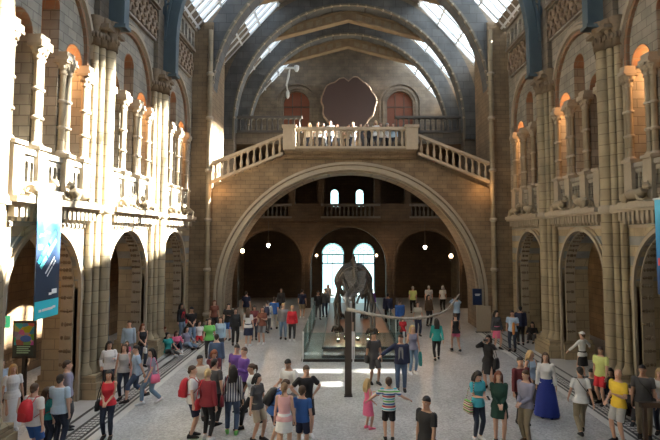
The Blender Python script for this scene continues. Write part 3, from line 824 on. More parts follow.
def dippy():
    D0 = Vector((.13, 24.6, .42))
    t = thing('dinosaur_skeleton', 'dark long-tailed dinosaur skeleton standing on the low plinth, seen from behind', 'skeleton', D0)
    def P(x, y, z): return Vector((x, y, z)) - Vector((0,0,.42))
    # pelvis
    m = MB()
    for s in (-1, 1):
        m.tube([P(s*.10,-.2,3.5),P(s*.34,-.15,3.32),P(s*.58,.05,2.98),P(s*.70,.25,2.62)], [.07,.13,.15,.10], 8, flat=1.0)
        m.tube([P(s*.52,-.05,2.9),P(s*.38,-.5,2.45),P(s*.16,-.85,2.15),P(s*.08,-1.0,1.95)], [.10,.06,.05,.06], 7)
        m.tube([P(s*.5,.3,2.95),P(s*.34,.65,2.5),P(s*.08,.8,2.2)], [.14,.10,.09], 7)
        for k in range(5): m.tube([P(0,-.4+k*.22,3.25),P(s*.42,-.36+k*.22,3.2)], .06, 6)
    obj('pelvis', m, M['bone'], t)
    # vertebrae: back and tail
    def vert(m, p, tdir, r, spine, wing):
        tdir = tdir.normalized(); side = tdir.cross(Vector((0,0,1))).normalized(); up = side.cross(tdir)
        m.tube([p-tdir*r*.75, p-tdir*r*.3, p+tdir*r*.3, p+tdir*r*.75], [r*.9, r*.68, r*.68, r*.9], 8)
        if spine > 0:
            m.tube([p+up*r*.6, p+up*(r+spine*.5)-tdir*spine*.1, p+up*(r+spine)-tdir*spine*.18], [r*.42, r*.28, r*.36], 6, flat=.6)
        if wing > 0:
            for s in (-1, 1): m.tube([p+side*s*r*.6, p+side*s*(r+wing)+up*r*.2], [r*.35, r*.25], 6)
        if spine > .1:
            m.tube([p-up*r*.7, p-up*(r+spine*.8)-tdir*spine*.45], [r*.22, r*.18], 5)
    back = catmull([P(0,.9,3.35),P(0,2.0,3.5),P(0,3.2,3.35),P(0,4.2,3.05)], 5)
    m = MB()
    for i, p in enumerate(back):
        d = back[min(i+1,len(back)-1)]-back[max(i-1,0)]
        vert(m, p, d, .13, .36, .16)
    obj('back_vertebrae', m, M['bone'], t)
    sac = MB()
    for k in range(5): vert(sac, P(0,-.45+k*.28,3.40), Vector((0,1,0)), .13, .46, .14)
    obj('sacrum', sac, M['bone'], t)
    # tail: thick root falling towards the viewer, then the thin lash sweeping right
    def w(px, py, y): return at(px, py, y) - D0
    root = catmull([P(0,-.6,3.3),P(0,-1.5,3.0), P(.01,-2.6,2.72), w(348,297,20.6), w(347.5,304,18.0), w(348.5,309.5,16.4)], 10)
    m = MB(); n = len(root)
    m.tube(root, [.07*(1-k/n)+.03 for k in range(n)], 8)
    for i, p in enumerate(root):
        f = i/n
        if i % 2 and f < .5: continue
        d = root[min(i+1,n-1)]-root[max(i-1,0)]
        vert(m, p, -d, .14*(1-f)+.05, max(0,.40*(1-1.1*f)), max(0,.34*(1-1.3*f)))
    obj('tail_root', m, M['bone_mid'], t)
    lash = catmull([w(348.5,309.5,16.4), w(356,311,16.05), w(372,314.5,15.7), w(388,317,15.5), w(404,318.6,15.4), w(420,318,15.4), w(434,315.5,15.5), w(445,310.5,15.7), w(452,304,15.9), w(459.5,294,16.1)], 9)
    m = MB(); n = len(lash)
    rad = [.034*(1-i/n)+.019 for i in range(n)]
    m.tube(lash, rad, 8)
    for i in range(0, n, 2): m.ell(lash[i], (rad[i]*1.25,)*3, 8, 5)
    obj('tail_lash', m, M['bone_tail'], t)
    # ribs
    for s in (-1, 1):
        for k in range(9):
            p = back[2+k]
            wd = .72+.2*math.sin(k/8*PI); L = 1.75-.08*abs(k-4)
            m = MB()
            m.tube(catmull([p+Vector((s*.12,0,.05)), p+Vector((s*wd*.55,-.05,-.08)), p+Vector((s*wd,-.1,-.7)), p+Vector((s*wd*.85,-.05,-1.25)), p+Vector((s*wd*.45,.05,-L))], 4), .045, 6, flat=1.5)
            obj('rib', m, M['bone'], t)
    # hind legs, forelegs
    def leg(s, x, y, hip, knee, ank, r, nm):
        l = MB()
        l.ell(P(*hip), (r*1.5,)*3, 10, 7)
        l.tube([P(*hip), P(*hip).lerp(P(*knee),.15), P(*hip).lerp(P(*knee),.5), P(*hip).lerp(P(*knee),.88), P(*knee)], [r*1.3, r*1.25, r*.8, r*1.15, r*1.2], 10)
        o = obj(nm, l, M['bone'], t)
        c = MB()
        for dx in (-.07, .09):
            k = P(*knee)+Vector((dx,0,0)); a = P(*ank)+Vector((dx*.8,0,0))
            c.tube([k, k.lerp(a,.15), k.lerp(a,.5), k.lerp(a,.9), a], [r*.75, r*.8, r*.5, r*.62, r*.6], 8)
        obj('shin_bones', c, M['bone'], o)
        f = MB(); a = P(*ank)
        f.ell(a, (.16,.16,.12), 10, 6)
        for q in range(5):
            dx = (q-2)*.085
            e = Vector((a.x+dx*1.5, a.y+.30-abs(dx)*.5, .05))
            f.tube([a+Vector((dx,.02,-.03)), a+Vector((dx*1.3,.16,-.12)), e, e+Vector((dx*.2,.12,-.01))], [.07,.06,.055,.03], 7)
        f.ell(Vector((a.x,a.y-.06,.07)), (.17,.15,.07), 10, 6)
        obj('foot_bones', f, M['bone'], o)
    leg(-1,0,0,(-.70,.2,2.75),(-.86,.5,1.8),(-.80,.12,.72),.105,'hind_leg')
    leg(1,0,0,(.70,.2,2.75),(.84,.0,1.8),(.80,-.55,.72),.105,'hind_leg')
    leg(-1,0,0,(-.75,4.0,2.5),(-.8,3.8,1.7),(-.72,4.05,.72),.10,'fore_leg')
    leg(1,0,0,(.75,4.0,2.5),(.8,4.2,1.7),(.72,4.35,.72),.10,'fore_leg')
    m = MB()
    for s in (-1, 1): m.tube([P(s*.45,3.5,3.2),P(s*.72,3.85,2.8),P(s*.76,4.0,2.45),P(s*.4,4.4,2.2)], [.1,.16,.13,.08], 8, flat=1.6)
    obj('shoulder_blades', m, M['bone'], t)
    neck = catmull([P(0,4.3,3.0),P(0,5.6,3.0),P(.05,7.2,3.2),P(.1,8.8,3.35)], 6)
    m = MB()
    for i, p in enumerate(neck):
        d = neck[min(i+1,len(neck)-1)]-neck[max(i-1,0)]; f = i/len(neck)
        vert(m, p, d, .15-.07*f, .16-.1*f, .1)
    obj('neck_vertebrae', m, M['bone'], t)
    m = MB(); q = P(.1,9.1,3.3)
    m.tube([q+Vector((0,-.15,0)),q,q+Vector((0,.25,-.05)),q+Vector((0,.5,-.12))], [.1,.15,.12,.08], 10)
    m.tube([q+Vector((0,-.1,-.12)),q+Vector((0,.25,-.2)),q+Vector((0,.48,-.22))], [.06,.07,.05], 8)
    obj('skull', m, M['bone'], t)
    # supporting irons
    m = MB()
    for x, y, z in ((0,.1,3.3),(0,3.2,3.2)): m.tube([P(x,y,.42),P(x,y,z)], .045, 8)
    obj('support_rod', m, M['black'], t)
dippy()
# tail post
p = ground(348.3, 396)
t = thing('tail_support_post', 'tall dark brown post on the open floor holding up the skeleton tail', 'post', p)
m = MB(); m.box(-.105,.105,-.09,.09,.03,2.62); obj('post', m, M['post'], t)
m = MB(); m.box(-.13,.13,-.12,.12,0,.03); obj('foot_plate', m, M['black'], t)
m = MB(); m.tube([(0,0,2.62),(0,0,2.72)], .03, 8); obj('pin', m, M['black'], t)
# plinth
t = thing('display_plinth', 'low reddish wooden plinth under the dinosaur skeleton', 'plinth', (.02, 21.05, 0))
m = MB(); m.box(-1.25,1.75,.55,14.5,0,.42); obj('deck', m, M['plinth_wood'], t)
m = MB(); m.box(-1.30,1.8,.50,.56,.36,.45); m.box(-1.30,1.8,.50,.58,0,.08); obj('edge_strip', m, M['plinth_dark'], t)
m = MB(); m.box(-1.30,-1.24,.5,14.5,.36,.45); m.box(1.74,1.8,.5,14.5,.36,.45); obj('side_strip', m, M['plinth_dark'], t)
# glass barrier around the plinth
def barrier(p0, p1, label, h=1.05):
    p0, p1 = Vector(p0), Vector(p1); d = p1-p0; L = d.length; u = d/L; nn = Vector((-u.y, u.x, 0)); z = Vector((0,0,1))
    t = thing('glass_barrier', label, 'barrier', p0, 0, 'glass barriers round the skeleton')
    m = MB(); m.obox(d*.5+z*(.08+h/2), u, nn, z, L/2-.03, .012, h/2); obj('glass_panel', m, M['barrier'], t)
    m = MB(); m.obox(d*.5+z*.05, u, nn, z, L/2, .05, .05); obj('base_rail', m, M['plinth_dark'], t)
    for f in (0, 1):
        m = MB(); m.obox(d*f+z*(h/2+.06), u, nn, z, .025, .025, h/2+.06); obj('post', m, M['bar'], t)
yf = 20.95
barrier((-2.0,yf,0),(-.05,yf,0),'front left glass barrier panel before the skeleton plinth')
barrier((.02,yf,0),(1.98,yf,0),'front right glass barrier panel before the skeleton plinth')
for k in range(3):
    nm = ('nearest','middle','far')[k]
    barrier((-2.02,yf+.03+k*3.2,0),(-2.02,yf+3.15+k*3.2,0),'glass barrier panel along the left side of the plinth, %s of three' % nm)
    barrier((2.02,yf+.03+k*3.2,0),(2.02,yf+3.15+k*3.2,0),'glass barrier panel along the right side of the plinth, %s of three' % nm)
# little floor-level spotlights on the plinth
for k, (x, y) in enumerate(((-.62,22.6),(-.30,23.2),(.22,22.9),(.66,22.6))):
    t = thing('plinth_spotlight', 'small glowing floor light on the plinth by the skeleton feet, %s from the left' % ('first','second','third','fourth')[k], 'light', (x, y, .42), 0, 'floor lights on the plinth')
    m = MB(); m.lathe(0,0,[(.08,0),(.08,.1),(.06,.13)],12); obj('housing', m, M['black'], t)
    m = MB(); m.lathe(0,0,[(.055,.13),(.05,.145)],12); obj('lens', m, emit('plinth_lens_%d' % k, (1,.85,.6), 10), t)
    ld = bpy.data.lights.new('plinth_glow', 'POINT'); ld.energy = 9; ld.color = (1,.75,.45); ld.shadow_soft_size = .08
    lo = bpy.data.objects.new('plinth_glow', ld); COL.objects.link(lo); lo.location = (x, y-.1, .75)
# ------------------------------------------------------------------ banners, posters, signs
def banner(side, y0, y1, z0, z1, x, label):
    s = -1 if side == 'left' else 1
    t = thing('hanging_banner', label, 'banner', (s*x, (y0+y1)/2, z0), 0, None)
    W = (y1-y0)/2; H = z1-z0
    m, nt, b = node_mat('banner_cloth_'+side); n = nt.nodes.new; LK = nt.links.new
    tc = n('ShaderNodeTexCoord'); sp = n('ShaderNodeSeparateXYZ'); LK(tc.outputs['Object'], sp.inputs[0])
    N = n('ShaderNodeTexNoise'); N.inputs['Scale'].default_value = 2.3; N.inputs['Detail'].default_value = 7; N.inputs['Distortion'].default_value = .6; LK(tc.outputs['Object'], N.inputs['Vector'])
    mr = n('ShaderNodeMapRange'); mr.inputs['From Min'].default_value = 0; mr.inputs['From Max'].default_value = H; LK(sp.outputs['Z'], mr.inputs['Value'])
    a = n('ShaderNodeMath'); a.operation = 'MULTIPLY_ADD'; LK(N.outputs['Fac'], a.inputs[0]); a.inputs[1].default_value = .22; LK(mr.outputs[0], a.inputs[2])
    r = n('ShaderNodeValToRGB'); e = r.color_ramp.elements
    st = [(0,(.012,.03,.06)),(.76,(.012,.035,.09)),(.82,(.01,.09,.32)),(.87,(.04,.32,.66)),(.93,(.5,.74,.86)),(.97,(.75,.85,.88)),(1,(.78,.86,.88))] if side == 'left' else [(0,(.012,.03,.07)),(.3,(.01,.06,.2)),(.5,(.02,.2,.5)),(.8,(.05,.35,.65)),(1,(.10,.5,.8))]
    e[0].position, e[0].color = st[0][0], (*st[0][1],1); e[1].position, e[1].color = st[-1][0], (*st[-1][1],1)
    for p, c in st[1:-1]:
        q = e.new(p); q.color = (*c,1)
    LK(a.outputs[0], r.inputs[0]); LK(r.outputs[0], b.inputs['Base Color']); b.inputs['Roughness'].default_value = .6
    mb = MB(); mb.box(-.012,.012,-W,W,0,H); obj('cloth', mb, m, t)
    return t, s, W, H
CY = plain('cyan_print', (.03,.55,.68), .6, noise=.05); CY2 = plain('teal_print', (.12,.62,.62), .6, noise=.05); WP = plain('white_print', (.75,.78,.8), .6, noise=.03)
t, s, W, H = banner('left', 12.72, 13.78, 2.93, 6.1, 7.92, 'tall dark blue banner with a white splash hanging from the left gallery')
m = MB(); m.box(.012,.017,-W,W,0,.44); obj('cyan_panel', m, CY, t)
def strokes(m, c, ang, segs, x=.014, th=.05):
    ca, sa = math.cos(ang), math.sin(ang)
    for (u0, v0, u1, v1) in segs:
        a = Vector((x, c[0]+u0*ca-v0*sa, c[1]+u0*sa+v0*ca)); b2 = Vector((x, c[0]+u1*ca-v1*sa, c[1]+u1*sa+v1*ca))
        d = (b2-a); L = d.length; d.normalize(); nn = Vector((1,0,0)).cross(d)
        m.obox((a+b2)/2, Vector((1,0,0)), d, nn, .004, L/2+th/2, th/2)
# slanting cyan lettering: two ragged lines of letter strokes
m = MB()
def letters(m, c, ang, n, w, h, th, seed):
    rnd = random.Random(seed)
    for k in range(n):
        u = k*w*1.3
        L = [[(u,0,u,h),(u+w,0,u+w,h),(u,h/2,u+w,h/2)], [(u,0,u+w*.5,h),(u+w*.5,h,u+w,0),(u+w*.25,h*.4,u+w*.75,h*.4)], [(u,0,u,h),(u,0,u+w,0)], [(u,0,u,h),(u,h,u+w,h),(u,h/2,u+w*.8,h/2),(u,0,u+w,0)], [(u,0,u+w,0),(u+w,0,u+w,h/2),(u,h/2,u+w,h/2),(u,h/2,u,h),(u,h,u+w,h)]][(k+seed) % 5]
        strokes(m, c, ang, L, th=th)
strokes(m, (-.40,1.42), .8, [(0,0,.12,0),(.2,0,.55,0),(.6,0,.95,0)], th=.11)
obj('slanted_title', m, CY, t)
m = MB(); strokes(m, (-.30,1.30), .8, [(0,0,.3,0),(.36,0,.85,0)], th=.11); obj('slanted_title_line', m, CY2, t)
m = MB(); strokes(m, (-.10,1.12), .8, [(0,0,.2,0),(.26,0,.52,0)], th=.04); strokes(m, (-.03,1.04), .8, [(0,0,.3,0),(.36,0,.5,0)], th=.03); obj('slanted_subtitle_text', m, WP, t)
m = MB(); strokes(m, (-.42,1.74), 0, [(0,0,.1,0),(0,.07,.1,.07)], th=.05); obj('date_text', m, WP, t)
m = MB(); strokes(m, (-.42,2.02), .25, [(0,0,.08,.06),(.08,.06,.16,-.02),(.16,-.02,.3,.06),(.3,.06,.45,-.01)], th=.025); obj('script_text', m, WP, t)
m = MB(); strokes(m, (.1,.58), 0, [(0,0,.06,0),(.13,.02,.3,.02),(.13,.08,.3,.08)], th=.06); obj('logo_text', m, WP, t)
m = MB(); strokes(m, (-.33,.2), .02, [(0,0,.05,.0),(.15,0,.55,0),(.62,.02,.68,.02)], x=.02, th=.06); obj('panel_text', m, WP, t)
m = MB(); m.tube([(0,-W-.05,H),(0,W+.05,H)], .03, 8); m.tube([(0,0,H),(-.45,0,H)], .03, 6); obj('top_pole', m, M['bar'], t)
t, s, W, H = banner('right', 12.75, 13.8, 3.45, 5.95, 7.85, 'blue banner at the right edge hanging from the right gallery')
m = MB(); m.tube([(0,-W-.05,H),(0,W+.05,H)], .03, 8); m.tube([(0,0,H),(.45,0,H)], .03, 6); obj('top_pole', m, M['bar'], t)
m = MB(); m.box(-.017,-.012,W-.16,W-.06,.75,.95); obj('red_mark', m, plain('red_print', (.6,.06,.08), .6), t)
# poster in the left aisle
p = at(20.5, 342, 15.4)
t = thing('framed_poster', 'colourful poster in a dark frame on the wall inside the nearest left arch', 'poster', (-9.95, 15.75, p.z-.52))
m = MB(); m.box(-.34,.34,0,.06,-.03,1.07); obj('frame', m, M['black'], t)
m, nt, b = node_mat('poster_print'); n = nt.nodes.new; LK = nt.links.new
tc = n('ShaderNodeTexCoord'); v = n('ShaderNodeTexVoronoi'); v.inputs['Scale'].default_value = 5; LK(tc.outputs['Object'], v.inputs['Vector'])
hs = n('ShaderNodeHueSaturation'); hs.inputs['Saturation'].default_value = 1.3; hs.inputs['Value'].default_value = .45; LK(v.outputs['Color'], hs.inputs['Color'])
sp = n('ShaderNodeSeparateXYZ'); LK(tc.outputs['Object'], sp.inputs[0]); gt = n('ShaderNodeMath'); gt.operation = 'GREATER_THAN'; gt.inputs[1].default_value = .36; LK(sp.outputs['Z'], gt.inputs[0])
mx = n('ShaderNodeMix'); mx.data_type = 'RGBA'; mx.inputs['A'].default_value = (.015,.03,.035,1); LK(gt.outputs[0], mx.inputs['Factor']); LK(hs.outputs[0], mx.inputs['B']); LK(mx.outputs['Result'], b.inputs['Base Color'])
b.inputs['Roughness'].default_value = .3
mb = MB(); mb.box(-.29,.29,-.008,.0,.03,1.0); obj('print', mb, m, t)
mb = MB(); mb.ell((.06,-.012,.55),(.17,.006,.10),14,8); obj('blue_shape', mb, plain('blue_print', (.03,.12,.5), .5), t)
mb = MB()
for k in range(4): mb.box(-.2,.2-.05*(k % 2),-.011,-.006,.30-k*.06,.33-k*.06)
obj('caption_lines', mb, plain('green_print', (.25,.45,.33), .5), t)
mb = MB(); mb.box(-.05,.05,0.02,.14,-1.6,0); mb.box(-.35,.35,-.1,.3,-(p.z-.52)+0.0,-(p.z-.52)+.04); mb.box(-.05,.05,.02,.14,-(p.z-.52)+.04,-.9); obj('stand', mb, M['black'], t)
# green lit sign on the far left
p = at(5, 322, 14.6)
t = thing('exit_sign', 'small green lit emergency sign at the far left edge inside the arch', 'sign', (p.x, p.y, p.z))
m = MB(); m.box(-.11,.11,0,.05,-.16,.16); obj('sign_box', m, emit('green_sign', (.05,.45,.22), .7), t)
m = MB(); m.box(-.02,.02,-.006,0,-.02,.08); m.box(-.05,.03,-.006,0,-.06,-.02); m.ell((.0,-.003,.11),(.025,.004,.025),8,5); obj('running_figure', m, WP, t)
m = MB(); m.tube([(0,.03,.16),(0,.03,3.3)], .012, 5); obj('hanging_rod', m, M['black'], t)
# blue notice board and pale barrier by the right corner
p = at(477.5, 297, YE-.25)
t = thing('notice_sign', 'dark blue notice board hanging at the right foot of the great arch', 'sign', (p.x, YE-.2, p.z))
m = MB(); m.box(-.24,.24,0,.05,-.42,.42); obj('board', m, plain('navy_board', (.012,.025,.075), .4), t)
m = MB()
for z, a, b2 in ((.14,-.12,.16),(.08,-.10,.12)): m.box(a,b2,-.006,0,z-.018,z+.018)
obj('white_text_lines', m, WP, t)
p = ground(478, 329)
t = thing('pale_panel', 'pale stone-coloured panel standing on the floor below the blue notice board', 'panel', (p.x, YE-.5, 0))
m = MB(); m.box(-.32,.42,0,.09,.05,1.35); obj('panel', m, plain('pale_panel', (.33,.27,.2), .6), t)
m = MB(); m.box(-.36,.46,-.05,.14,0,.05); obj('base', m, M['plinth_dark'], t)
# slanted display screens inside the left arches
for k, (px, py, y, nm) in enumerate(((118,297,20.0,'middle'),(172,290,24.6,'far'))):
    p = at(px, py, y)
    t = thing('information_display', 'tall blue-grey display panel inside the %s left arch' % nm, 'panel', (p.x-.8, y, 0), 0, 'display panels in the left arches')
    m = MB(); m.box(-.45,.45,0,.1,.12,2.9); obj('panel', m, plain('bluegrey_panel', (.05,.065,.085), .4), t)
    m = MB(); m.box(-.42,.42,-.02,0,2.45,2.6); obj('light_strip', m, emit('strip_glow', (.6,.75,.9), 1.2), t)
    m = MB(); m.box(-.5,.5,-.1,.2,0,.12); obj('base', m, M['black'], t)
# wooden rail in the lower right corner
p = ground(652, 444)
t = thing('wooden_rail', 'dark wooden handrail on posts at the lower right edge', 'rail', (p.x, p.y, 0))
m = MB(); m.box(-.25,1.6,-.06,.06,.86,.98); obj('handrail', m, M['wood_dark'], t)
for x in (-.15, .7):
    m = MB(); m.box(x-.04,x+.04,-.04,.04,0,.86); obj('post', m, M['wood_dark'], t)
# ------------------------------------------------------------------ people
def solid(mb, vox, smooth=3, name='body'):
    """one continuous skin around overlapping closed shapes"""
    me = mb.mesh(name+'_raw'); o = bpy.data.objects.new(name+'_raw', me); COL.objects.link(o)
    r = o.modifiers.new('skin', 'REMESH'); r.mode = 'VOXEL'; r.voxel_size = vox; r.use_smooth_shade = True
    if smooth:
        sm = o.modifiers.new('soft', 'SMOOTH'); sm.factor = .5; sm.iterations = smooth
    dg = bpy.context.evaluated_depsgraph_get(); dg.update()
    out = bpy.data.meshes.new_from_object(o.evaluated_get(dg)); out.name = name
    bpy.data.objects.remove(o); bpy.data.meshes.remove(me)
    out.polygons.foreach_set('use_smooth', [True]*len(out.polygons))
    return out
V = Vector
def ik(a, c, l1, l2, pole):
    d = c-a; L = min(d.length, (l1+l2)*.999); u = d.normalized(); c = a+u*L
    x = (l1*l1-l2*l2+L*L)/(2*L); h = math.sqrt(max(0, l1*l1-x*x))
    p = V(pole); p = p-u*p.dot(u); p.normalize()
    return a+u*x+p*h, c
# pose: (left wrist, right wrist, left ankle, right ankle, pelvis z, bend, head pitch, head yaw); x>0 is the figure's left
POSES = {
 'stand':  ((.25,-.04,.84),(-.25,-.04,.84),(.10,.0,.085),(-.10,.02,.085),.90,0,0,0),
 'relax':  ((.23,-.10,.86),(-.26,.02,.83),(.12,-.08,.085),(-.10,.05,.085),.89,0,.12,.25),
 'look':   ((.24,-.06,.84),(-.25,.0,.84),(.11,.03,.085),(-.10,-.05,.085),.89,0,-.12,-.4),
 'walk':   ((.24,.18,.88),(-.24,-.24,.90),(.09,-.30,.10),(-.09,.32,.17),.86,.06,.05,0),
 'walk2':  ((.24,-.22,.90),(-.24,.16,.88),(.09,.26,.15),(-.09,-.26,.10),.87,.05,.05,.15),
 'phone':  ((.06,-.30,1.12),(-.07,-.31,1.14),(.10,.03,.085),(-.10,-.02,.085),.90,.05,.4,0),
 'clasp':  ((.04,-.22,.98),(-.04,-.23,.98),(.09,-.03,.085),(-.09,.03,.085),.90,0,.1,.1),
 'hips':   ((.20,-.03,1.03),(-.20,-.03,1.03),(.12,.0,.085),(-.12,.02,.085),.90,0,.15,.2),
 'camera': ((.09,-.22,1.53),(-.09,-.22,1.53),(.11,.0,.085),(-.11,.03,.085),.90,0,-.05,0),
 'point':  ((.24,-.05,.85),(-.30,-.50,1.22),(.11,.0,.085),(-.10,-.06,.085),.90,0,0,-.2),
 'aside':  ((.24,-.05,.85),(-.62,-.20,1.10),(.11,.0,.085),(-.10,-.04,.085),.90,0,.05,-.4),
 'open':   ((.58,-.16,1.05),(-.58,-.10,1.10),(.10,.0,.085),(-.10,.02,.085),.90,0,-.05,0),
 'chat':   ((.16,-.28,1.20),(-.22,-.14,.95),(.10,.0,.085),(-.11,-.05,.085),.90,0,.05,.35),
 'shoulder':((.20,-.10,1.36),(-.24,-.02,.85),(.10,.02,.085),(-.10,-.02,.085),.90,0,.05,-.2),
 'bend':   ((.10,-.34,.98),(-.10,-.36,.96),(.12,.05,.085),(-.10,-.08,.085),.88,.45,.2,0),
 'lean':   ((.20,-.36,1.08),(-.20,-.36,1.08),(.10,.08,.085),(-.10,.05,.085),.88,.25,.1,.1),
 'sit':    ((.20,-.42,.44),(-.20,-.40,.42),(.12,-.62,.075),(-.13,-.58,.075),.13,.15,.1,.1),
 'sitlong':((.24,-.30,.26),(-.26,.16,.12),(.10,-.88,.09),(-.16,-.80,.09),.13,-.08,.1,.3),
}
def rings(mb, T, rows, n=16):
    R = []
    for z, rx, ry, yo in rows:
        R.append([T(V((rx*math.cos(2*PI*k/n), yo+ry*math.sin(2*PI*k/n), z))) for k in range(n)])
    mb.loft(R)
TORSO = {
 'm': ((.86,.15,.105,.0),(.93,.168,.115,.005),(1.04,.148,.100,.0),(1.16,.155,.105,.0),(1.28,.178,.118,.0),(1.36,.185,.105,.005),(1.42,.15,.08,.01),(1.46,.08,.065,.012),(1.53,.056,.06,.008)),
 'f': ((.86,.158,.115,.0),(.93,.172,.120,.005),(1.05,.122,.088,.0),(1.14,.130,.092,.0),(1.25,.150,.122,-.012),(1.33,.155,.098,.0),(1.40,.135,.075,.008),(1.45,.065,.055,.012),(1.53,.047,.052,.008)),
}
class Fig:
    def __init__(s, pose, sex, kid=False):
        lw, rw, la, ra, pz, bend, hp, hy = POSES[pose]
        s.sex = sex; s.pose = pose; dz = pz-.90
        s.sit = pose.startswith('sit')
        cb, sb = math.cos(bend), math.sin(bend)
        def T(p):   # upper body: bend forward about the hips, then shift with the pelvis
            y, z = p.y, p.z-.93
            return V((p.x, y*cb - z*sb, .93 + y*sb + z*cb + dz))
        s.T = T
        sx = .185 if sex == 'm' else .162
        k = 1.18 if kid else 1.0
        s.hr = .105*k
        s.arms = []
        for sg, w in ((1, lw), (-1, rw)):
            S = T(V((sg*sx, .01, 1.385))); Wt = V(w)
            if not s.sit and abs(dz) > .001: Wt = Wt + V((0,0,dz))
            if pose in ('camera',): pole = (sg*.9, .1, -.8)
            elif pose in ('hips',): pole = (sg*1.0, .5, .1)
            else: pole = (sg*.35, .8, -.4)
            E, Wt = ik(S, Wt, .285, .255, pole); s.arms.append((S, E, Wt, sg))
        s.legs = []
        for sg, a in ((1, la), (-1, ra)):
            H = V((sg*.088, 0, .90+dz)); pole = (sg*.12, -1, .25 if not s.sit else 1.0)
            K, A = ik(H, V(a), .425, .42, pole); s.legs.append((H, K, A, sg))
        hc = V((0, 0, 1.60))
        R = Matrix.Rotation(hy, 3, 'Z') @ Matrix.Rotation(hp, 3, 'X'); piv = V((0,.012,1.50))
        s.H = lambda p: T(piv + R @ (V((p.x*k, p.y*k, (p.z-1.50)*k))))
        s.HR = R
    def head(s, mb):
        H = s.H
        rows = ((1.487,.030,.028,-.045),(1.50,.048,.050,-.035),(1.53,.060,.074,-.014),(1.565,.068,.088,-.004),(1.60,.073,.094,.002),(1.635,.075,.096,.006),(1.67,.070,.090,.010),(1.70,.052,.068,.014),(1.718,.02,.03,.016))
        n = 18
        mb.loft([[H(V((rx*math.cos(2*PI*q/n), yo+ry*math.sin(2*PI*q/n), z))) for q in range(n)] for z, rx, ry, yo in rows])
        mb.tube([H(V((0,-.088,1.625))), H(V((0,-.104,1.598))), H(V((0,-.112,1.575))), H(V((0,-.094,1.568)))], [.011,.012,.017,.012], 8)
        mb.tube([H(V((-.024,-.078,1.541))), H(V((0,-.092,1.543))), H(V((.024,-.078,1.541)))], [.007,.011,.007], 6)
        mb.tube([H(V((-.04,-.082,1.633))), H(V((0,-.091,1.632))), H(V((.04,-.082,1.633)))], [.009,.009,.009], 6)
        for sg in (-1, 1):
            mb.tube([H(V((sg*.070,.012,1.57))), H(V((sg*.083,.018,1.60))), H(V((sg*.076,.014,1.625)))], [.010,.016,.010], 6)
    def hand(s, mb, E, W, sg):
        d = (W-E).normalized()
        up = V((0,0,1)) if abs(d.z) < .8 else V((0,-1,0))
        side = d.cross(up).normalized(); nrm = side.cross(d)
        if abs(d.z) >= .8:      # hanging arm: palm faces the thigh, thumb forward
            side = (V((0,-1,0)) - d*d.dot(V((0,-1,0)))).normalized(); nrm = V((-sg,0,0)); nrm = (nrm - d*nrm.dot(d)).normalized()
        else:
            side = side*(sg if side.x*sg < 0 else -sg) if False else (side if side.x*sg < 0 else -side); nrm = V((0,0,-1)); nrm = (nrm-d*nrm.dot(d)).normalized()
        mb.loft([[W+d*t+side*(wx*math.cos(2*PI*q/10))+nrm*(wy*math.sin(2*PI*q/10)) for q in range(10)] for t, wx, wy in ((-.03,.026,.022),(.01,.029,.019),(.05,.041,.017),(.09,.042,.015))])
        for q, L in enumerate((.066,.076,.070,.054)):
            o = (1.5-q)*.0215
            b = W+d*.08+side*o
            mb.tube([b, b+d*(.012+L*.35)+side*o*.18+nrm*.004, b+d*(L*.72)+side*o*.25+nrm*.018, b+d*(L*.93)+side*o*.25+nrm*.040], [.0105,.010,.0095,.008], 7)
        b = W+d*.025+side*.028
        mb.tube([b, b+d*.03+side*.026+nrm*.012, b+d*.062+side*.030+nrm*.026], [.014,.0115,.009], 7)
    def body(s, vox):
        mb = MB(); f = s.sex == 'f'; k = .86 if f else 1.0
        rings(mb, s.T, TORSO[s.sex]); s.head(mb)
        for S, E, W, sg in s.arms:
            mb.ell(S, (.062*k,)*3, 10, 7)
            mb.tube([S, S.lerp(E,.35), E, E.lerp(W,.25), E.lerp(W,.7), W], [.056*k,.050*k,.040*k,.043*k,.033*k,.026*k], 10)
            s.hand(mb, E, W, sg)
        for Hh, K, A, sg in s.legs:
            mb.tube([Hh+V((0,0,.02)), Hh.lerp(K,.2), Hh.lerp(K,.6), K, K.lerp(A,.3), K.lerp(A,.65), A], [.098,.092,.072,.056,.060,.045,.038], 12)
            fd = s.foot(K, A)
            mb.tube([A+fd*-.045+V((0,0,-.04)), A+fd*.04+V((0,0,-.048)), A+fd*.11+V((0,0,-.060)), A+fd*.16+V((0,0,-.063))], [.026,.028,.018,.012], 9)
        return solid(mb, vox, 3, 'body')
    def foot(s, K, A):
        if s.sit: return V((0,-.85,.35 if s.pose == 'sitlong' else 0)).normalized()
        return V((0.08 if A.x > 0 else -.08, -1, -.12 if A.z > .12 else 0)).normalized()
    def shirt(s, kind, vox):
        mb = MB(); inf = .016 if kind not in ('jacket',) else .026
        rows = [(z, rx+inf, ry+inf, yo) for z, rx, ry, yo in TORSO[s.sex]]
        if kind == 'crop': lo = 1.0
        elif kind == 'tank': lo = .86
        elif kind in ('dress',): lo = .86
        else: lo = .84
        body = [r for r in rows if r[0] >= .93 and r[0] <= 1.42]
        bottom = (lo, rows[1][1]+.024, rows[1][2]+.016, .003)
        top = (1.445, .078, .066, .012) if kind not in ('tank','dress') else (1.41, .10, .062, .010)
        seq = [bottom] + ([(.93, rows[1][1]+.014, rows[1][2]+.012, .003)] if lo < .92 else []) + [r for r in body if r[0] > .95] + [top]
        rings(mb, s.T, seq)
        if kind == 'dress' and not s.sit:
            pass
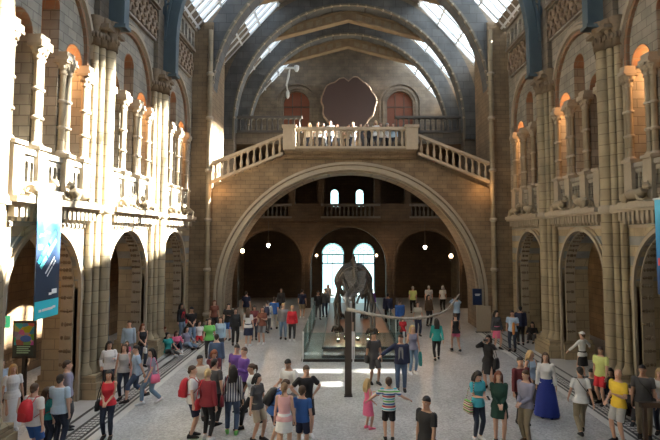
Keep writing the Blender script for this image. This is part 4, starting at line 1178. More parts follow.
        for S, E, W, sg in s.arms:
            i2 = inf*.7; k = .86 if s.sex == 'f' else 1.0
            if kind in ('tank','dress'):
                mb.ell(S+V((-sg*.035,0,.012)), (.05,.05,.045), 8, 6); continue
            mb.ell(S, (.068*k+i2*.4,)*3, 10, 7)
            if kind in ('long','jacket'):
                mb.tube([S, S.lerp(E,.4), E, E.lerp(W,.4), E.lerp(W,.97)], [.062*k+i2,.055*k+i2,.047*k+i2,.044*k+i2,.036*k+i2], 10)
            else:
                mb.tube([S, S.lerp(E,.35), S.lerp(E,.68)], [.062*k+i2,.057*k+i2,.058*k+i2], 10)
        return solid(mb, vox, 2, 'shirt')
    def trousers(s, kind, vox):
        mb = MB()
        base = TORSO[s.sex]
        P = (lambda p: p + V((0,0,s.legs[0][0].z-.90)))
        rr = [(z, rx+.010, ry+.010, yo) for z, rx, ry, yo in base[:3]]
        rings(mb, s.T if not s.sit else P, [(.83, rr[0][1]-.03, rr[0][2]-.02, 0), rr[0], rr[1], (1.0, rr[1][1]-.01, rr[1][2]-.006, 0)])
        for H, K, A, sg in s.legs:
            if kind == 'trousers':
                mb.tube([H+V((0,0,-.03)), H.lerp(K,.2), H.lerp(K,.6), K, K.lerp(A,.35), K.lerp(A,.92)], [.098,.104,.086,.072,.068,.058], 12)
            elif kind == 'tight':
                mb.tube([H+V((0,0,-.03)), H.lerp(K,.2), H.lerp(K,.6), K, K.lerp(A,.35), K.lerp(A,.92)], [.096,.100,.080,.063,.064,.045], 12)
            elif kind == 'crop':
                mb.tube([H+V((0,0,-.03)), H.lerp(K,.2), H.lerp(K,.6), K, K.lerp(A,.3)], [.098,.104,.088,.076,.074], 12)
            else:
                e = .9 if kind == 'shorts' else .45
                mb.tube([H+V((0,0,-.03)), H.lerp(K,.2), H.lerp(K,.5*e), H.lerp(K,e)], [.098,.106,.096,.094 if e > .6 else .102], 12)
        return solid(mb, vox, 2, 'trousers')
    def skirt(s, kind):
        b = {'skirt': .50, 'mini': .62, 'maxi': .05, 'dress': .50, 'longdress': .1}[kind]
        w = {'skirt': .21, 'mini': .21, 'maxi': .33, 'dress': .23, 'longdress': .24}[kind]
        mb = MB(); n = 40; R = []
        rx, ry = (TORSO[s.sex][1][1]+.016, TORSO[s.sex][1][2]+.016)
        dy = (s.legs[0][2].y+s.legs[1][2].y)*.25
        for k in range(9):
            t = k/8; z = 1.03+(b-1.03)*t
            a = (rx-.03)+(w-rx+.03)*min(1, t*1.0)**.7; c = (ry-.015)+(w*.8-ry+.015)*t**.7
            R.append([V((a*(1+.035*t*math.sin(9*2*PI*q/n))*math.cos(2*PI*q/n), dy*t+c*(1+.035*t*math.sin(9*2*PI*q/n))*math.sin(2*PI*q/n), z)) for q in range(n)])
        mb.loft(R)
        return mb.mesh('skirt')
    def hair(s, style, vox):
        H = s.H; mb = MB()
        if style == 'bald': return None
        rows = ((1.565,.060,.055,.046),(1.59,.076,.074,.038),(1.62,.081,.086,.030),(1.645,.083,.097,.020),(1.67,.080,.102,.013),(1.70,.064,.082,.014),(1.722,.04,.052,.014),(1.732,.012,.018,.014))
        n = 16
        mb.loft([[H(V((rx*math.cos(2*PI*q/n), yo+ry*math.sin(2*PI*q/n), z))) for q in range(n)] for z, rx, ry, yo in rows])
        if style == 'short':
            mb.tube([H(V((0,.085,1.60))), H(V((0,.075,1.56))), H(V((0,.06,1.535)))], [.05,.046,.035], 10)
        if style in ('long','bob'):
            L = 1.30 if style == 'long' else 1.47
            for x in (-.045, 0, .045):
                mb.tube([H(V((x,.07,1.64))), H(V((x*1.3,.085,1.56))), H(V((x*1.5,.10,1.46))), s.T(V((x*1.7,.125,L)))], [.045,.048,.045,.028], 9)
            for sg in (-1, 1):
                mb.tube([H(V((sg*.068,-.01,1.66))), H(V((sg*.080,.0,1.58))), H(V((sg*.085,.01,1.50))), s.T(V((sg*.10,-.02,max(L,1.38))))], [.025,.028,.028,.016], 8)
        if style in ('pony','bun'):
            mb.tube([H(V((0,.10,1.665))), H(V((0,.14,1.65))), H(V((0,.15,1.56))), H(V((0,.12,1.45)))], [.025,.032,.03,.012], 8) if style == 'pony' else mb.ell(H(V((0,.10,1.69))), (.045,.045,.04), 10, 7)
        return solid(mb, vox, 2, 'hair')
FIG, MESH = {}, {}
def fig(pose, sex, kid):
    k = (pose, sex, kid)
    if k not in FIG: FIG[k] = Fig(*k)
    return FIG[k]
def cached(key, fn):
    if key not in MESH: MESH[key] = fn()
    return MESH[key]
CM = {}
def cmat(c, rough=.8, kind='cloth'):
    k = (tuple(c), rough, kind)
    if k not in CM:
        CM[k] = plain('%s_%02d' % (kind, len(CM)), c, rough, noise=.10, scale=14)
    return CM[k]
def stripes(name, cols, f, axis='Z'):
    m, nt, b = node_mat(name); n = nt.nodes.new; LK = nt.links.new
    tc = n('ShaderNodeTexCoord'); sp = n('ShaderNodeSeparateXYZ'); LK(tc.outputs['Object'], sp.inputs[0])
    mu = n('ShaderNodeMath'); mu.operation = 'MULTIPLY'; LK(sp.outputs[axis], mu.inputs[0]); mu.inputs[1].default_value = f
    fr = n('ShaderNodeMath'); fr.operation = 'FRACT'; LK(mu.outputs[0], fr.inputs[0])
    r = n('ShaderNodeValToRGB'); r.color_ramp.interpolation = 'CONSTANT'; e = r.color_ramp.elements
    e[0].color = (*cols[0],1); e[1].position = 1/len(cols); e[1].color = (*cols[1],1)
    for i, c in enumerate(cols[2:]): q = e.new((i+2)/len(cols)); q.color = (*c,1)
    LK(fr.outputs[0], r.inputs[0]); LK(r.outputs[0], b.inputs['Base Color']); b.inputs['Roughness'].default_value = .8
    return m
C = dict(white=(.68,.69,.70), cream=(.55,.50,.42), grey=(.22,.22,.23), lgrey=(.42,.43,.44), dgrey=(.07,.07,.075), black=(.014,.014,.017), navy=(.016,.022,.06), blue=(.03,.11,.36),
 lblue=(.34,.46,.62), royal=(.015,.035,.26), sky=(.42,.55,.68), denim=(.055,.09,.17), ljean=(.17,.26,.38), djean=(.022,.032,.06), red=(.55,.02,.035), dred=(.22,.018,.03), maroon=(.13,.022,.03), pink=(.78,.16,.30), lpink=(.66,.38,.40),
 purple=(.12,.05,.27), teal=(.02,.28,.27), turq=(.06,.42,.55), green=(.16,.50,.12), dgreen=(.012,.05,.035), lime=(.55,.62,.22), yellow=(.72,.50,.04), khaki=(.24,.20,.14), tan=(.36,.28,.18), brown=(.10,.055,.03), orange=(.65,.25,.05), lilac=(.26,.26,.36), rust=(.20,.07,.045), beige=(.45,.38,.29))
SKIN = dict(l=(.56,.34,.25), m=(.44,.25,.17), d=(.16,.085,.055))
HC = dict(k=(.012,.009,.008), b=(.055,.028,.015), l=(.20,.12,.06), y=(.48,.34,.16), r=(.17,.05,.02), g=(.32,.31,.30), w=(.6,.6,.6))
def put(name, me, mt, parent):
    if len(me.materials) == 0: me.materials.append(None)
    o = bpy.data.objects.new(name, me); COL.objects.link(o); o.parent = parent
    o.material_slots[0].link = 'OBJECT'; o.material_slots[0].material = mt
    return o
def small_meshes():
    m = MB(); m.ell((0,0,0),(.0125,.0125,.0095),10,7); MESH['eye'] = m.mesh('eye')
    m = MB(); m.ell((0,-.0095,0),(.0062,.0045,.0062),8,6); MESH['iris'] = m.mesh('iris')
    m = MB(); m.tube([(-.021,.004,.001),(-.009,-.003,.003),(0,-.004,.001),(.009,-.003,.003),(.021,.004,.001)],[.003,.006,.0065,.006,.003],7); MESH['mouth'] = m.mesh('mouth')
    m = MB(); m.tube([(-.017,.003,-.002),(0,-.002,.003),(.017,.005,-.001)],[.003,.0045,.003],6); MESH['brow'] = m.mesh('eyebrow')
small_meshes()
EYEM = plain('eye_white', (.75,.73,.70), .3); IRIS = plain('dark_iris', (.03,.018,.01), .3); LIP = plain('lip', (.42,.13,.11), .5)
def shoe_mesh(F, i):
    H, K, A, sg = F.legs[i]; fd = F.foot(K, A); sd = fd.cross(V((0,0,1))).normalized(); up = sd.cross(fd)
    mb = MB(); R = []
    for t, w, h0, h1 in ((-.09,.020,-.078,-.02),(-.075,.040,-.083,.02),(-.02,.047,-.083,.025),(.05,.049,-.083,.002),(.12,.050,-.083,-.025),(.17,.042,-.082,-.04),(.2,.022,-.078,-.055)):
        c = A+fd*t; hm = (h0+h1)/2; hh = (h1-h0)/2
        R.append([c+sd*(w*math.copysign(abs(math.cos(a))**.7, math.cos(a)))+up*(hm+hh*math.copysign(abs(math.sin(a))**.7, math.sin(a))) for a in [2*PI*q/12 for q in range(12)]])
    mb.loft(R); return mb.mesh('shoe')
NP = 0
def person(px, py, h, yaw, pose, sex, hair, top, bot, shoe, label, skin='l', z=0.0, pos=None, kid=False, group=None, extra=()):
    """top, bot: (kind, colour name or material)"""
    global NP
    p = V(pos) if pos is not None else ground(px, py)
    near = p.y < 17.5
    vox = .0125 if near else .02
    F = fig(pose, sex, kid); kk = (pose, sex, kid, near)
    me = cached(('body',)+kk, lambda: F.body(vox))
    sk = cmat(SKIN[skin], .55, 'skin')
    o = put('person', me, sk, None)
    tag(o, label, 'person', group)
    sc = h/1.72
    o.location = (p.x, p.y, z); o.rotation_euler = (0,0,math.radians(yaw)); o.scale = (sc,)*3
    if F.sit: o.location.z = z
    def mt(c): return c if not isinstance(c, str) else cmat(C[c])
    if hair and hair[:-2] != 'bald':
        st, hc = hair[:-2], hair[-1]
        if st == 'cap':
            put('hair', cached(('hair','short')+kk, lambda: F.hair('short', vox)), cmat(HC['b'],.6,'hair'), o)
            def capm():
                mb = MB(); H = F.H; n = 16
                mb.loft([[H(V((rx*math.cos(2*PI*q/n), yo+ry*math.sin(2*PI*q/n), zz))) for q in range(n)] for zz, rx, ry, yo in ((1.655,.086,.106,.008),(1.68,.084,.103,.010),(1.715,.065,.08,.012),(1.74,.02,.025,.012))])
                mb.loft([[H(V((rx*math.cos(2*PI*q/n), yo+ry*math.sin(2*PI*q/n), zz))) for q in range(n)] for zz, rx, ry, yo in ((1.652,.066,.075,-.09),(1.662,.066,.075,-.09))])
                return mb.mesh('cap')
            put('cap', cached(('cap',)+kk, capm), cmat({'w':C['white'],'k':C['black'],'g':C['lgrey']}[hc]), o)
        else:
            put('hair', cached(('hair',st)+kk, lambda: F.hair(st, vox)), cmat(HC[hc],.6,'hair'), o)
    tk, tcol = top[:2]
    bk, bcol = bot
    if len(top) > 2:
        def front():
            mb = MB(); L = []; Rr = []
            for z, rx, ry, yo in [r for r in TORSO[sex] if .9 < r[0] < 1.4]:
                w = .05 if z > 1.3 else .075
                y = yo-(ry+.031)*math.sqrt(max(0,1-(w/(rx+.026))**2))
                L.append([F.T(V((-w,y-.004,z))), F.T(V((w,y-.004,z))), F.T(V((w,y+.03,z))), F.T(V((-w,y+.03,z)))])
            mb.loft(L, smooth=False); return mb.mesh('shirt_front')
        put('shirt_front', cached(('front',)+kk, front), mt(top[2]), o)
    put({'jacket':'jacket','dress':'dress_top','tank':'vest_top','long':'shirt','tee':'shirt','crop':'shirt'}[tk], cached(('top',tk)+kk, lambda: F.shirt(tk, vox)), mt(tcol), o)
    if bk in ('skirt','mini','maxi','dress','longdress'):
        put('skirt' if 'dress' not in bk else 'dress_skirt', cached(('skirt',bk)+kk, lambda: F.skirt(bk)), mt(bcol), o)
    else:
        put({'trousers':'trousers','tight':'leggings','crop':'trousers','shorts':'shorts','hot':'shorts'}[bk], cached(('bot',bk)+kk, lambda: F.trousers(bk, vox)), mt(bcol), o)
    for i in (0, 1):
        put('shoe', cached(('shoe',i)+kk, lambda: shoe_mesh(F, i)), mt(shoe), o)
    if p.y < 24 or z > 1:
        for sg in (-1, 1):
            e = put('eye', MESH['eye'], EYEM, o); e.location = F.H(V((sg*.030,-.0815,1.612))); e.rotation_euler = F.HR.to_euler()
            if near:
                put('iris', MESH['iris'], IRIS, e)
                e = put('eyebrow', MESH['brow'], cmat(HC[hair[-1]] if hair and hair[-1] in HC else HC['b'],.6,'hair'), o); e.location = F.H(V((sg*.032,-.090,1.637))); e.rotation_euler = F.HR.to_euler()
        if near:
            e = put('mouth', MESH['mouth'], LIP, o); e.location = F.H(V((0,-.0935,1.5425))); e.rotation_euler = F.HR.to_euler()
    for ex in extra: EXTRA[ex[0]](o, F, *ex[1:])
    NP += 1
    return o
# ---- things people carry (top level, same place and turn as their wearer)
def carry(name, label, cat, o, group=None):
    t = thing(name, label, cat, o.location, 0, group); t.rotation_euler = o.rotation_euler; t.scale = o.scale
    return t
def x_backpack(o, F, col, label, front=False):
    t = carry('backpack', label, 'backpack', o, None)
    mt = cmat(C[col], .6, 'bag'); dk = cmat(tuple(c*.7 for c in C[col]), .6, 'bag')
    s = -1 if front else 1; T = F.T; by = TORSO[F.sex][4][2]+.02
    mb = MB(); n = 16; R = []
    for z, w, d in ((.98,.10,.05),(1.0,.14,.085),(1.1,.155,.10),(1.25,.15,.095),(1.36,.12,.075),(1.42,.07,.04)):
        R.append([T(V((w*math.copysign(abs(math.cos(a))**.6, math.cos(a)), s*(by+d*.9)+d*math.copysign(abs(math.sin(a))**.6, math.sin(a)), z))) for a in [2*PI*q/n for q in range(n)]])
    mb.loft(R); obj('pack', mb, mt, t)
    mb = MB(); R = []
    for z, w, d in ((1.0,.10,.02),(1.03,.115,.035),(1.14,.11,.035),(1.18,.09,.015)):
        R.append([T(V((w*math.copysign(abs(math.cos(a))**.6, math.cos(a)), s*(by+.17)+d*math.copysign(abs(math.sin(a))**.6, math.sin(a)), z))) for a in [2*PI*q/n for q in range(n)]])
    mb.loft(R); obj('front_pocket', mb, dk, t)
    for sg in (-1, 1):
        mb = MB(); r = TORSO[F.sex][4][2]+.026
        mb.tube([T(V((sg*.095,s*by,1.36))), T(V((sg*.10,s*.05,1.455))), T(V((sg*.105,-s*.03,1.445))), T(V((sg*.115,-s*(r-.005),1.33))), T(V((sg*.125,-s*r*.95,1.2))), T(V((sg*.165,-s*.04,1.1))), T(V((sg*.15,s*by,1.05)))], .017, 6, flat=.5)
        obj('strap', mb, dk, t)
def x_bag(o, F, col, side, label, size=1.0, name='shoulder_bag', z=.86, y=.02):
    """bag at the hip with a strap over the shoulder; side +1 = the wearer's left"""
    t = carry(name, label, 'bag', o, None); mt = cmat(C[col], .6, 'bag') if isinstance(col, str) else col
    T = F.T; mb = MB(); c = V((side*.255, y, z)); n = 14; R = []
    for dz, w, d in ((-.14,.11,.04),(-.13,.14,.055),(0,.14,.055),(.09,.12,.04),(.11,.10,.02)):
        R.append([T(c+V((d*size*math.copysign(abs(math.cos(a))**.6, math.cos(a)), w*size*math.copysign(abs(math.sin(a))**.6, math.sin(a)), dz*size))) for a in [2*PI*q/n for q in range(n)]])
    mb.loft(R); obj('pouch', mb, mt, t)
    mb = MB(); mb.tube([T(c+V((0,-.09,.1*size))), T(V((side*.20,-.10,1.2))), T(V((side*.13,-.04,1.455))), T(V((side*.13,.06,1.45))), T(V((side*.20,.12,1.2))), T(c+V((0,.09,.1*size)))], .011, 6); obj('strap', mb, mt, t)
def x_cross(o, F, col, side, label):
    t = carry('cross_body_bag', label, 'bag', o, None); mt = cmat(C[col], .6, 'bag'); T = F.T
    r = TORSO[F.sex][4][2]+.03; mb = MB(); c = V((side*.225, .03, .9)); n = 14; R = []
    for dz, w, d in ((-.1,.09,.03),(-.09,.12,.045),(.06,.12,.045),(.09,.10,.02)):
        R.append([T(c+V((d*math.copysign(abs(math.cos(a))**.6, math.cos(a)), w*math.copysign(abs(math.sin(a))**.6, math.sin(a)), dz))) for a in [2*PI*q/n for q in range(n)]])
    mb.loft(R); obj('pouch', mb, mt, t)
    mb = MB(); mb.tube([T(V((side*.2,-.07,.99))), T(V((side*.10,-r,1.17))), T(V((-side*.06,-r+.005,1.34))), T(V((-side*.115,-.03,1.45))), T(V((-side*.10,.06,1.45))), T(V((-side*.02,r,1.3))), T(V((side*.12,r-.01,1.12))), T(V((side*.2,.09,.98)))], .013, 6, flat=.6); obj('strap', mb, mt, t)
def x_hand(o, F, kind, col, arm, label):
    """something held in a hand: phone, camera, tote, cloth, paper"""
    S, E, W, sg = F.arms[arm]; d = (W-E).normalized(); mt = cmat(C[col], .5, 'held')
    nm = {'phone':('phone','phone'),'camera':('camera','camera'),'tote':('tote_bag','bag'),'cloth':('folded_jacket','jacket'),'paper':('paper_sheet','paper'),'purse':('handbag','bag')}[kind]
    t = carry(nm[0], label, nm[1], o, None); c = W+d*.11
    mb = MB()
    if kind == 'phone':
        c = W+d*.12+V((0,-.03,.02)); mb.obox(c, V((1,0,0)), V((0,.8,.6)).normalized(), V((0,-.6,.8)).normalized(), .036,.07,.005); obj('case', mb, mt, t)
        mb = MB(); mb.obox(c+V((0,-.6,.8)).normalized()*.006, V((1,0,0)), V((0,.8,.6)).normalized(), V((0,-.6,.8)).normalized(), .032,.064,.001); obj('screen', mb, M['black'], t)
    elif kind == 'camera':
        c = V((0,-.235,1.60+F.legs[0][0].z-.9)); mb.box(c.x-.065,c.x+.065,c.y-.03,c.y+.03,c.z-.04,c.z+.04); obj('camera_case', mb, mt, t)
        mb = MB(); mb.tube([c+V((0,-.03,0)),c+V((0,-.09,0))], .032, 12); obj('lens', mb, M['black'], t)
    elif kind in ('tote','purse'):
        w = .17 if kind == 'tote' else .14; hh = .34 if kind == 'tote' else .2
        top = c.z-.12; R = []
        for z, k in ((top,.95),(top-hh*.5,1.0),(top-hh+.02,1.0),(top-hh,.85)):
            R.append([V((c.x+.05*k*math.copysign(abs(math.cos(a))**.6, math.cos(a)), c.y+w*k*math.copysign(abs(math.sin(a))**.6, math.sin(a)), z)) for a in [2*PI*q/14 for q in range(14)]])
        mb.loft(R); obj('pouch', mb, mt, t)
        mb = MB(); mb.tube([V((c.x,c.y-.08,top-.02)), V((c.x,c.y-.04,c.z+.0)), V((c.x,c.y+.04,c.z+.0)), V((c.x,c.y+.08,top-.02))], .009, 6); obj('handle', mb, mt, t)
    elif kind == 'cloth':
        R = []
        for z, w, dd in ((.04,.03,.05),(-.04,.05,.09),(-.2,.055,.12),(-.38,.045,.13),(-.46,.03,.10)):
            R.append([V((c.x+w*math.cos(2*PI*q/20)*(1+.15*math.sin(5*2*PI*q/20)), c.y+dd*math.sin(2*PI*q/20), c.z+z)) for q in range(20)])
        mb.loft(R); obj('cloth', mb, mt, t)
    else:
        mb.obox(c+V((0,-.04,.06)), V((1,0,0)), V((0,.5,.85)).normalized(), V((0,-.85,.5)).normalized(), .10,.14,.003); obj('sheet', mb, mt, t)
EXTRA = dict(pack=x_backpack, bag=x_bag, cross=x_cross, hand=x_hand)
BOYTEE = stripes('rainbow_stripes', [C['white'],C['turq'],C['white'],C['red'],C['lgrey'],C['blue'],C['white'],C['green']], 3.6)
BSTRIPE = stripes('blue_white_stripes', [C['lgrey'],C['navy']], 16, 'X')
FLORAL = stripes('floral_bag_cloth', [C['lpink'],C['brown'],C['cream'],C['maroon'],C['green']], 9, 'Z')
P = person
# ---- left foreground
P(11,430,1.66,40,'stand','f','long-y',('tee','white'),('longdress','white'),'white','blonde person in a long white dress at the far left edge')
P(-1,424,1.70,60,'stand','f','short-b',('long','lblue'),('trousers','djean'),'black','person in a pale blue shirt cut off by the left edge of the frame')
P(32,464,1.74,165,'relax','m','short-b',('tee','white'),('shorts','blue'),'white','man in a white t-shirt wearing a red backpack, lower left, back turned', extra=[('pack','red','red backpack on the back of the man in the white t-shirt, lower left')])
P(46,448,1.38,150,'stand','f','long-b',('tee','teal'),('trousers','djean'),'black','dark-haired child in a teal top wearing a red backpack, lower left', kid=True, extra=[('pack','red','red backpack worn by the dark-haired child in the teal top')])
P(58,449,1.72,175,'relax','m','short-k',('tee','sky'),('trousers','djean'),'black','man in a pale blue t-shirt seen from behind, lower left')
P(66,430,1.76,120,'stand','m','short-b',('long','lilac'),('trousers','dgrey'),'black','man in a grey-blue jumper standing behind the man in pale blue')
P(107,439,1.66,8,'clasp','f','long-k',('tank','red'),('tight','djean'),'black','woman in a red sleeveless top and dark jeans standing by the floor stripes', skin='m', extra=[('bag','black',-1,'black shoulder bag hanging beside the woman in the red sleeveless top')])
P(108,395,1.66,25,'chat','f','long-k',('jacket','white'),('tight','djean'),'black','dark-haired woman in a white jacket by the second left pillar')
P(123,400,1.68,5,'stand','f','long-b',('tank','lgrey'),('tight','djean'),'black','woman in a grey vest and dark jeans walking by the left stripes', extra=[('bag','lpink',1,'small pink bag of the woman in the grey vest')])
P(136,401,1.70,-60,'walk','m','short-k',('tee','lblue'),('crop','denim'),'black','man striding in a pale blue shirt and cropped jeans near the left stripes')
P(151,404,1.66,-50,'walk2','f','long-k',('tee','lilac'),('trousers','ljean'),'white','woman striding in a lilac top and pale jeans near the left stripes', extra=[('bag','pink',1,'bright pink bag carried by the woman in the lilac top')])
P(128,365,1.68,10,'stand','m','short-b',('long','sky'),('trousers','grey'),'black','person in an open pale blue shirt standing inside the middle left arch')
P(126,373,1.12,10,'stand','f','bob-b',('tee','pink'),('shorts','lpink'),'white','small child in pink in front of the person in the open blue shirt', kid=True)
P(142,367,1.62,40,'clasp','f','long-r',('tank','black'),('trousers','djean'),'black','red-haired woman in a black top leaning by the third left pillar', extra=[('hand','purse','white',0,'small white handbag held by the red-haired woman in black')])
# ---- by the third left pillar and the left side
P(168,354,1.62,50,'sitlong','f','long-k',('tee','teal'),('tight','dgrey'),'white','person in a teal top sitting on the floor stripes with legs stretched out')
P(176,350,1.55,30,'sit','f','long-b',('long','pink'),('trousers','djean'),'white','girl in a bright pink top sitting on the floor by the left stripes')
P(187,347,1.64,45,'sitlong','f','long-k',('long','lilac'),('trousers','ljean'),'black','girl in a lilac-grey hoodie sitting on the left floor stripes')
P(163,346,1.58,60,'sit','f','long-r',('tee','rust'),('trousers','dred'),'black','person in rusty red sitting at the foot of the third left pillar')
P(188,342,1.60,40,'sit','f','bob-b',('tee','cream'),('trousers','tan'),'white','person in cream sitting on the floor between two standing teenagers on the left')
P(181,339,1.70,60,'stand','f','long-k',('jacket','black','red'),('trousers','ljean'),'black','long-haired woman in a black jacket over red standing by the left wall', extra=[('bag','red',1,'red bag under the arm of the woman in the black jacket')])
P(191,346,1.74,30,'clasp','m','cap-k',('tee','black'),('crop','ljean'),'black','man in a black t-shirt and cap, pale cropped jeans, by the left wall', skin='m')
P(199,340,1.62,20,'sitlong','f','long-k',('tee','white'),('trousers','red'),'black','person in a white top and red trousers sitting on the floor at the left')
P(207,337,1.62,10,'sit','m','short-k',('long','dgrey'),('trousers','black'),'black','person in dark clothes sitting just left of the girl in bright green')
P(194,335,1.62,30,'sit','f','long-k',('long','black'),('trousers','dgrey'),'black','dark figure sitting far back against the left wall behind the man with a cap')
P(209,361,1.68,10,'stand','f','long-b',('tee','green'),('tight','black'),'white','woman in a bright green t-shirt and black leggings on the left')
P(220,358,1.68,-5,'relax','f','long-b',('long','lblue'),('trousers','dgrey'),'black','woman in a pale blue and white shirt walking beside the girl in bright green')
P(216,384,1.66,185,'stand','m','short-k',('long','denim'),('trousers','djean'),'black','person in a denim jacket with dark hair walking away, left of centre')
P(214,333,1.66,20,'stand','f','long-r',('tee','rust'),('trousers','black'),'black','dim person in rusty red at the left foot of the great arch')
P(228,340,1.72,-10,'chat','m','short-k',('tee','black'),('shorts','blue'),'black','person in a black top and bright blue shorts near the left foot of the arch')
P(235,345,1.66,20,'stand','f','long-k',('long','black'),('trousers','black'),'black','woman all in black holding a white bag, left of the glass barriers', extra=[('hand','tote','white',0,'white tote bag held by the woman all in black')])
P(248,346,1.68,172,'stand','f','long-b',('tee','white'),('skirt','navy'),'white','woman in a white top and navy skirt seen from behind')
P(254,340,1.66,10,'phone','f','long-k',('tee','maroon'),('trousers','djean'),'black','woman in maroon standing behind the woman in the navy skirt')
P(262,344,1.70,-15,'chat','f','long-b',('tee','rust'),('shorts','grey'),'white','woman in a rust-red top and grey shorts with bare legs')
P(246,322,1.74,170,'stand','m','short-k',('tee','navy'),('shorts','khaki'),'black','far man in navy and khaki shorts under the left of the great arch')
P(267,334,1.72,180,'walk','m','short-k',('long','white'),('trousers','dgrey'),'black','man in white with a dark blue backpack walking towards the doors', extra=[('pack','navy','dark blue backpack on the man in white walking towards the doors')])
P(274,330,1.74,175,'walk2','m','short-b',('tee','blue'),('trousers','cream'),'black','man in a blue shirt and cream trousers walking away towards the doors')
P(283,339,1.72,5,'relax','m','short-y',('long','grey'),('trousers','ljean'),'black','fair-haired man in a grey top and pale jeans beside the woman in red')
P(292,341,1.66,10,'stand','f','pony-y',('long','red'),('tight','black'),'white','woman in a bright red long-sleeved top and black leggings left of the skeleton')
P(302,318,1.72,175,'stand','m','short-k',('tee','navy'),('shorts','tan'),'white','far man in navy and tan shorts left of the entrance doors')
P(281,316,1.70,0,'stand','f','long-k',('long','dgrey'),('trousers','black'),'black','dim far person in dark clothes in the shadow left of the doors')
P(318,319,1.70,10,'walk','m','short-k',('long','black'),('trousers','dgrey'),'black','dark silhouette walking in front of the left entrance door')
P(325,317,1.74,-10,'stand','m','short-k',('long','dgrey'),('trousers','djean'),'black','tall dark silhouette standing against the left entrance door')
P(328,308,1.62,0,'stand','f','long-k',('jacket','lgrey'),('trousers','grey'),'black','pale-jacketed person in the left doorway behind the skeleton')
P(372,316,1.68,20,'stand','f','long-b',('long','purple'),('trousers','black'),'black','person in purple standing at the right edge of the right entrance door')
# ---- right of the skeleton, far
P(388,325,1.76,170,'stand','m','short-k',('long','navy'),('trousers','black'),'black','dim man in navy standing right of the skeleton behind the barrier')
P(400,333,1.74,185,'walk','m','short-b',('long','blue'),('trousers','djean'),'black','man in dark blue walking away right of the glass barrier')
P(413,313,1.70,180,'stand','m','short-g',('tee','lime'),('trousers','black'),'black','far person in pale green under the right side arch')
P(429,312,1.70,175,'stand','m','short-g',('tee','lgrey'),('trousers','black'),'black','far grey-shirted person, middle of three under the right side arch')
P(443,312,1.70,185,'stand','f','bob-g',('tee','white'),('trousers','black'),'black','far white-shirted person, rightmost of three under the right side arch')
P(429,326,1.70,20,'stand','f','long-k',('long','brown'),('trousers','black'),'black','dim person in brown below the grey-shirted far person')
P(418,336,1.68,10,'stand','f','long-b',('tee','cream'),('trousers','navy'),'black','person in a cream flowered top and navy trousers behind the tail tip')
P(403,346,1.30,10,'stand','f','long-b',('tee','red'),('shorts','djean'),'black','child in a red top behind the man in the open blue jacket', kid=True)
P(457,329,1.74,190,'camera','m','short-k',('long','lblue'),('trousers','djean'),'black','man in a pale blue shirt under the raised tip of the tail')
P(456,352,1.66,185,'walk','f','bun-b',('tank','black'),('hot','pink'),'black','woman in a black top and pink shorts walking away on the right')
P(437,361,1.70,175,'walk2','f','long-k',('long','teal'),('tight','black'),'black','woman in a teal top and black leggings walking away')
P(413,374,1.74,15,'stand','f','long-y',('tank','lilac'),('tight','ljean'),'white','blonde woman in a grey vest and pale jeans beside the man with the jacket', extra=[('hand','cloth','teal',0,'teal jacket hanging from the hand of the blonde woman in the vest')])
P(401,391,1.78,-5,'aside','m','short-b',('jacket','navy','grey'),('trousers','denim'),'black','man in a navy jacket and jeans pointing, right of the tail post')
P(374,384,1.74,20,'relax','m','short-k',('tee','dgrey'),('shorts','dgrey'),'black','man in a dark t-shirt just right of the tail post', skin='m', extra=[('bag','black',-1,'dark bag on the hip of the man just right of the tail post')])
# ---- centre foreground
P(368,429,1.25,120,'chat','f','long-y',('dress','pink'),('dress','pink'),'pink','little blonde girl in a bright pink dress', kid=True)
P(389,440,1.48,178,'open','m','short-b',('tee',BOYTEE),('shorts','black'),'black','boy in a rainbow-striped t-shirt with arms spread, back turned', kid=True)
P(427,486,1.76,-50,'relax','m','short-k',('tee','black'),('trousers','djean'),'black','dark-haired man in a black t-shirt at the bottom edge, right of centre', skin='m')
P(306,437,1.74,20,'hips','m','short-b',('tee','black'),('shorts','black'),'white','man in a black t-shirt with hands on hips, bottom centre')
P(291,424,1.76,-30,'lean','m','short-k',('tee','white'),('trousers','grey'),'black','dark-haired man in a white t-shirt behind the huddle at bottom centre', skin='m')
P(302,454,1.50,170,'stand','m','short-b',('tee','blue'),('shorts','navy'),'white','boy in a bright blue t-shirt with his back turned, bottom centre', kid=True)
P(284,458,1.66,172,'stand','f','pony-l',('tank','lpink'),('mini','white'),'white','woman in a pink vest and white skirt with her back turned, bottom centre')
P(273,448,1.66,100,'bend','m','short-b',('tee','blue'),('shorts','navy'),'black','person in blue bending forward with a black backpack, bottom centre', extra=[('pack','black','big black backpack on the person bending forward in blue')])
P(257,441,1.62,60,'relax','f','bob-k',('tee','dgrey'),('shorts','beige'),'black','dark-haired person in grey left of the huddle at bottom centre')
P(252,428,1.68,-75,'walk','f','pony-b',('tee','white'),('tight','black'),'black','woman in a white t-shirt and black leggings striding left', skin='m')
P(243,412,1.80,-50,'chat','m','short-b',('long','purple'),('trousers','black'),'black','bearded man in a purple-blue shirt left of centre')
P(236,404,1.74,-20,'relax','m','short-k',('tee','purple'),('trousers','dgrey'),'black','man in purple half hidden behind the bearded man')
P(232,434,1.72,190,'relax','f','long-k',('long',BSTRIPE),('trousers','denim'),'green','woman in a blue and white striped shirt and jeans, back turned', extra=[('bag','dred',1,'dark red bag on the shoulder of the woman in the striped shirt')])
P(214,425,1.72,150,'stand','m','short-k',('tee','dgrey'),('trousers','black'),'black','man in dark grey on the far side of the red-hooded woman')
P(213,408,1.68,30,'phone','f','bob-r',('tee','maroon'),('trousers','djean'),'black','brown-haired woman in maroon behind the man in dark grey')
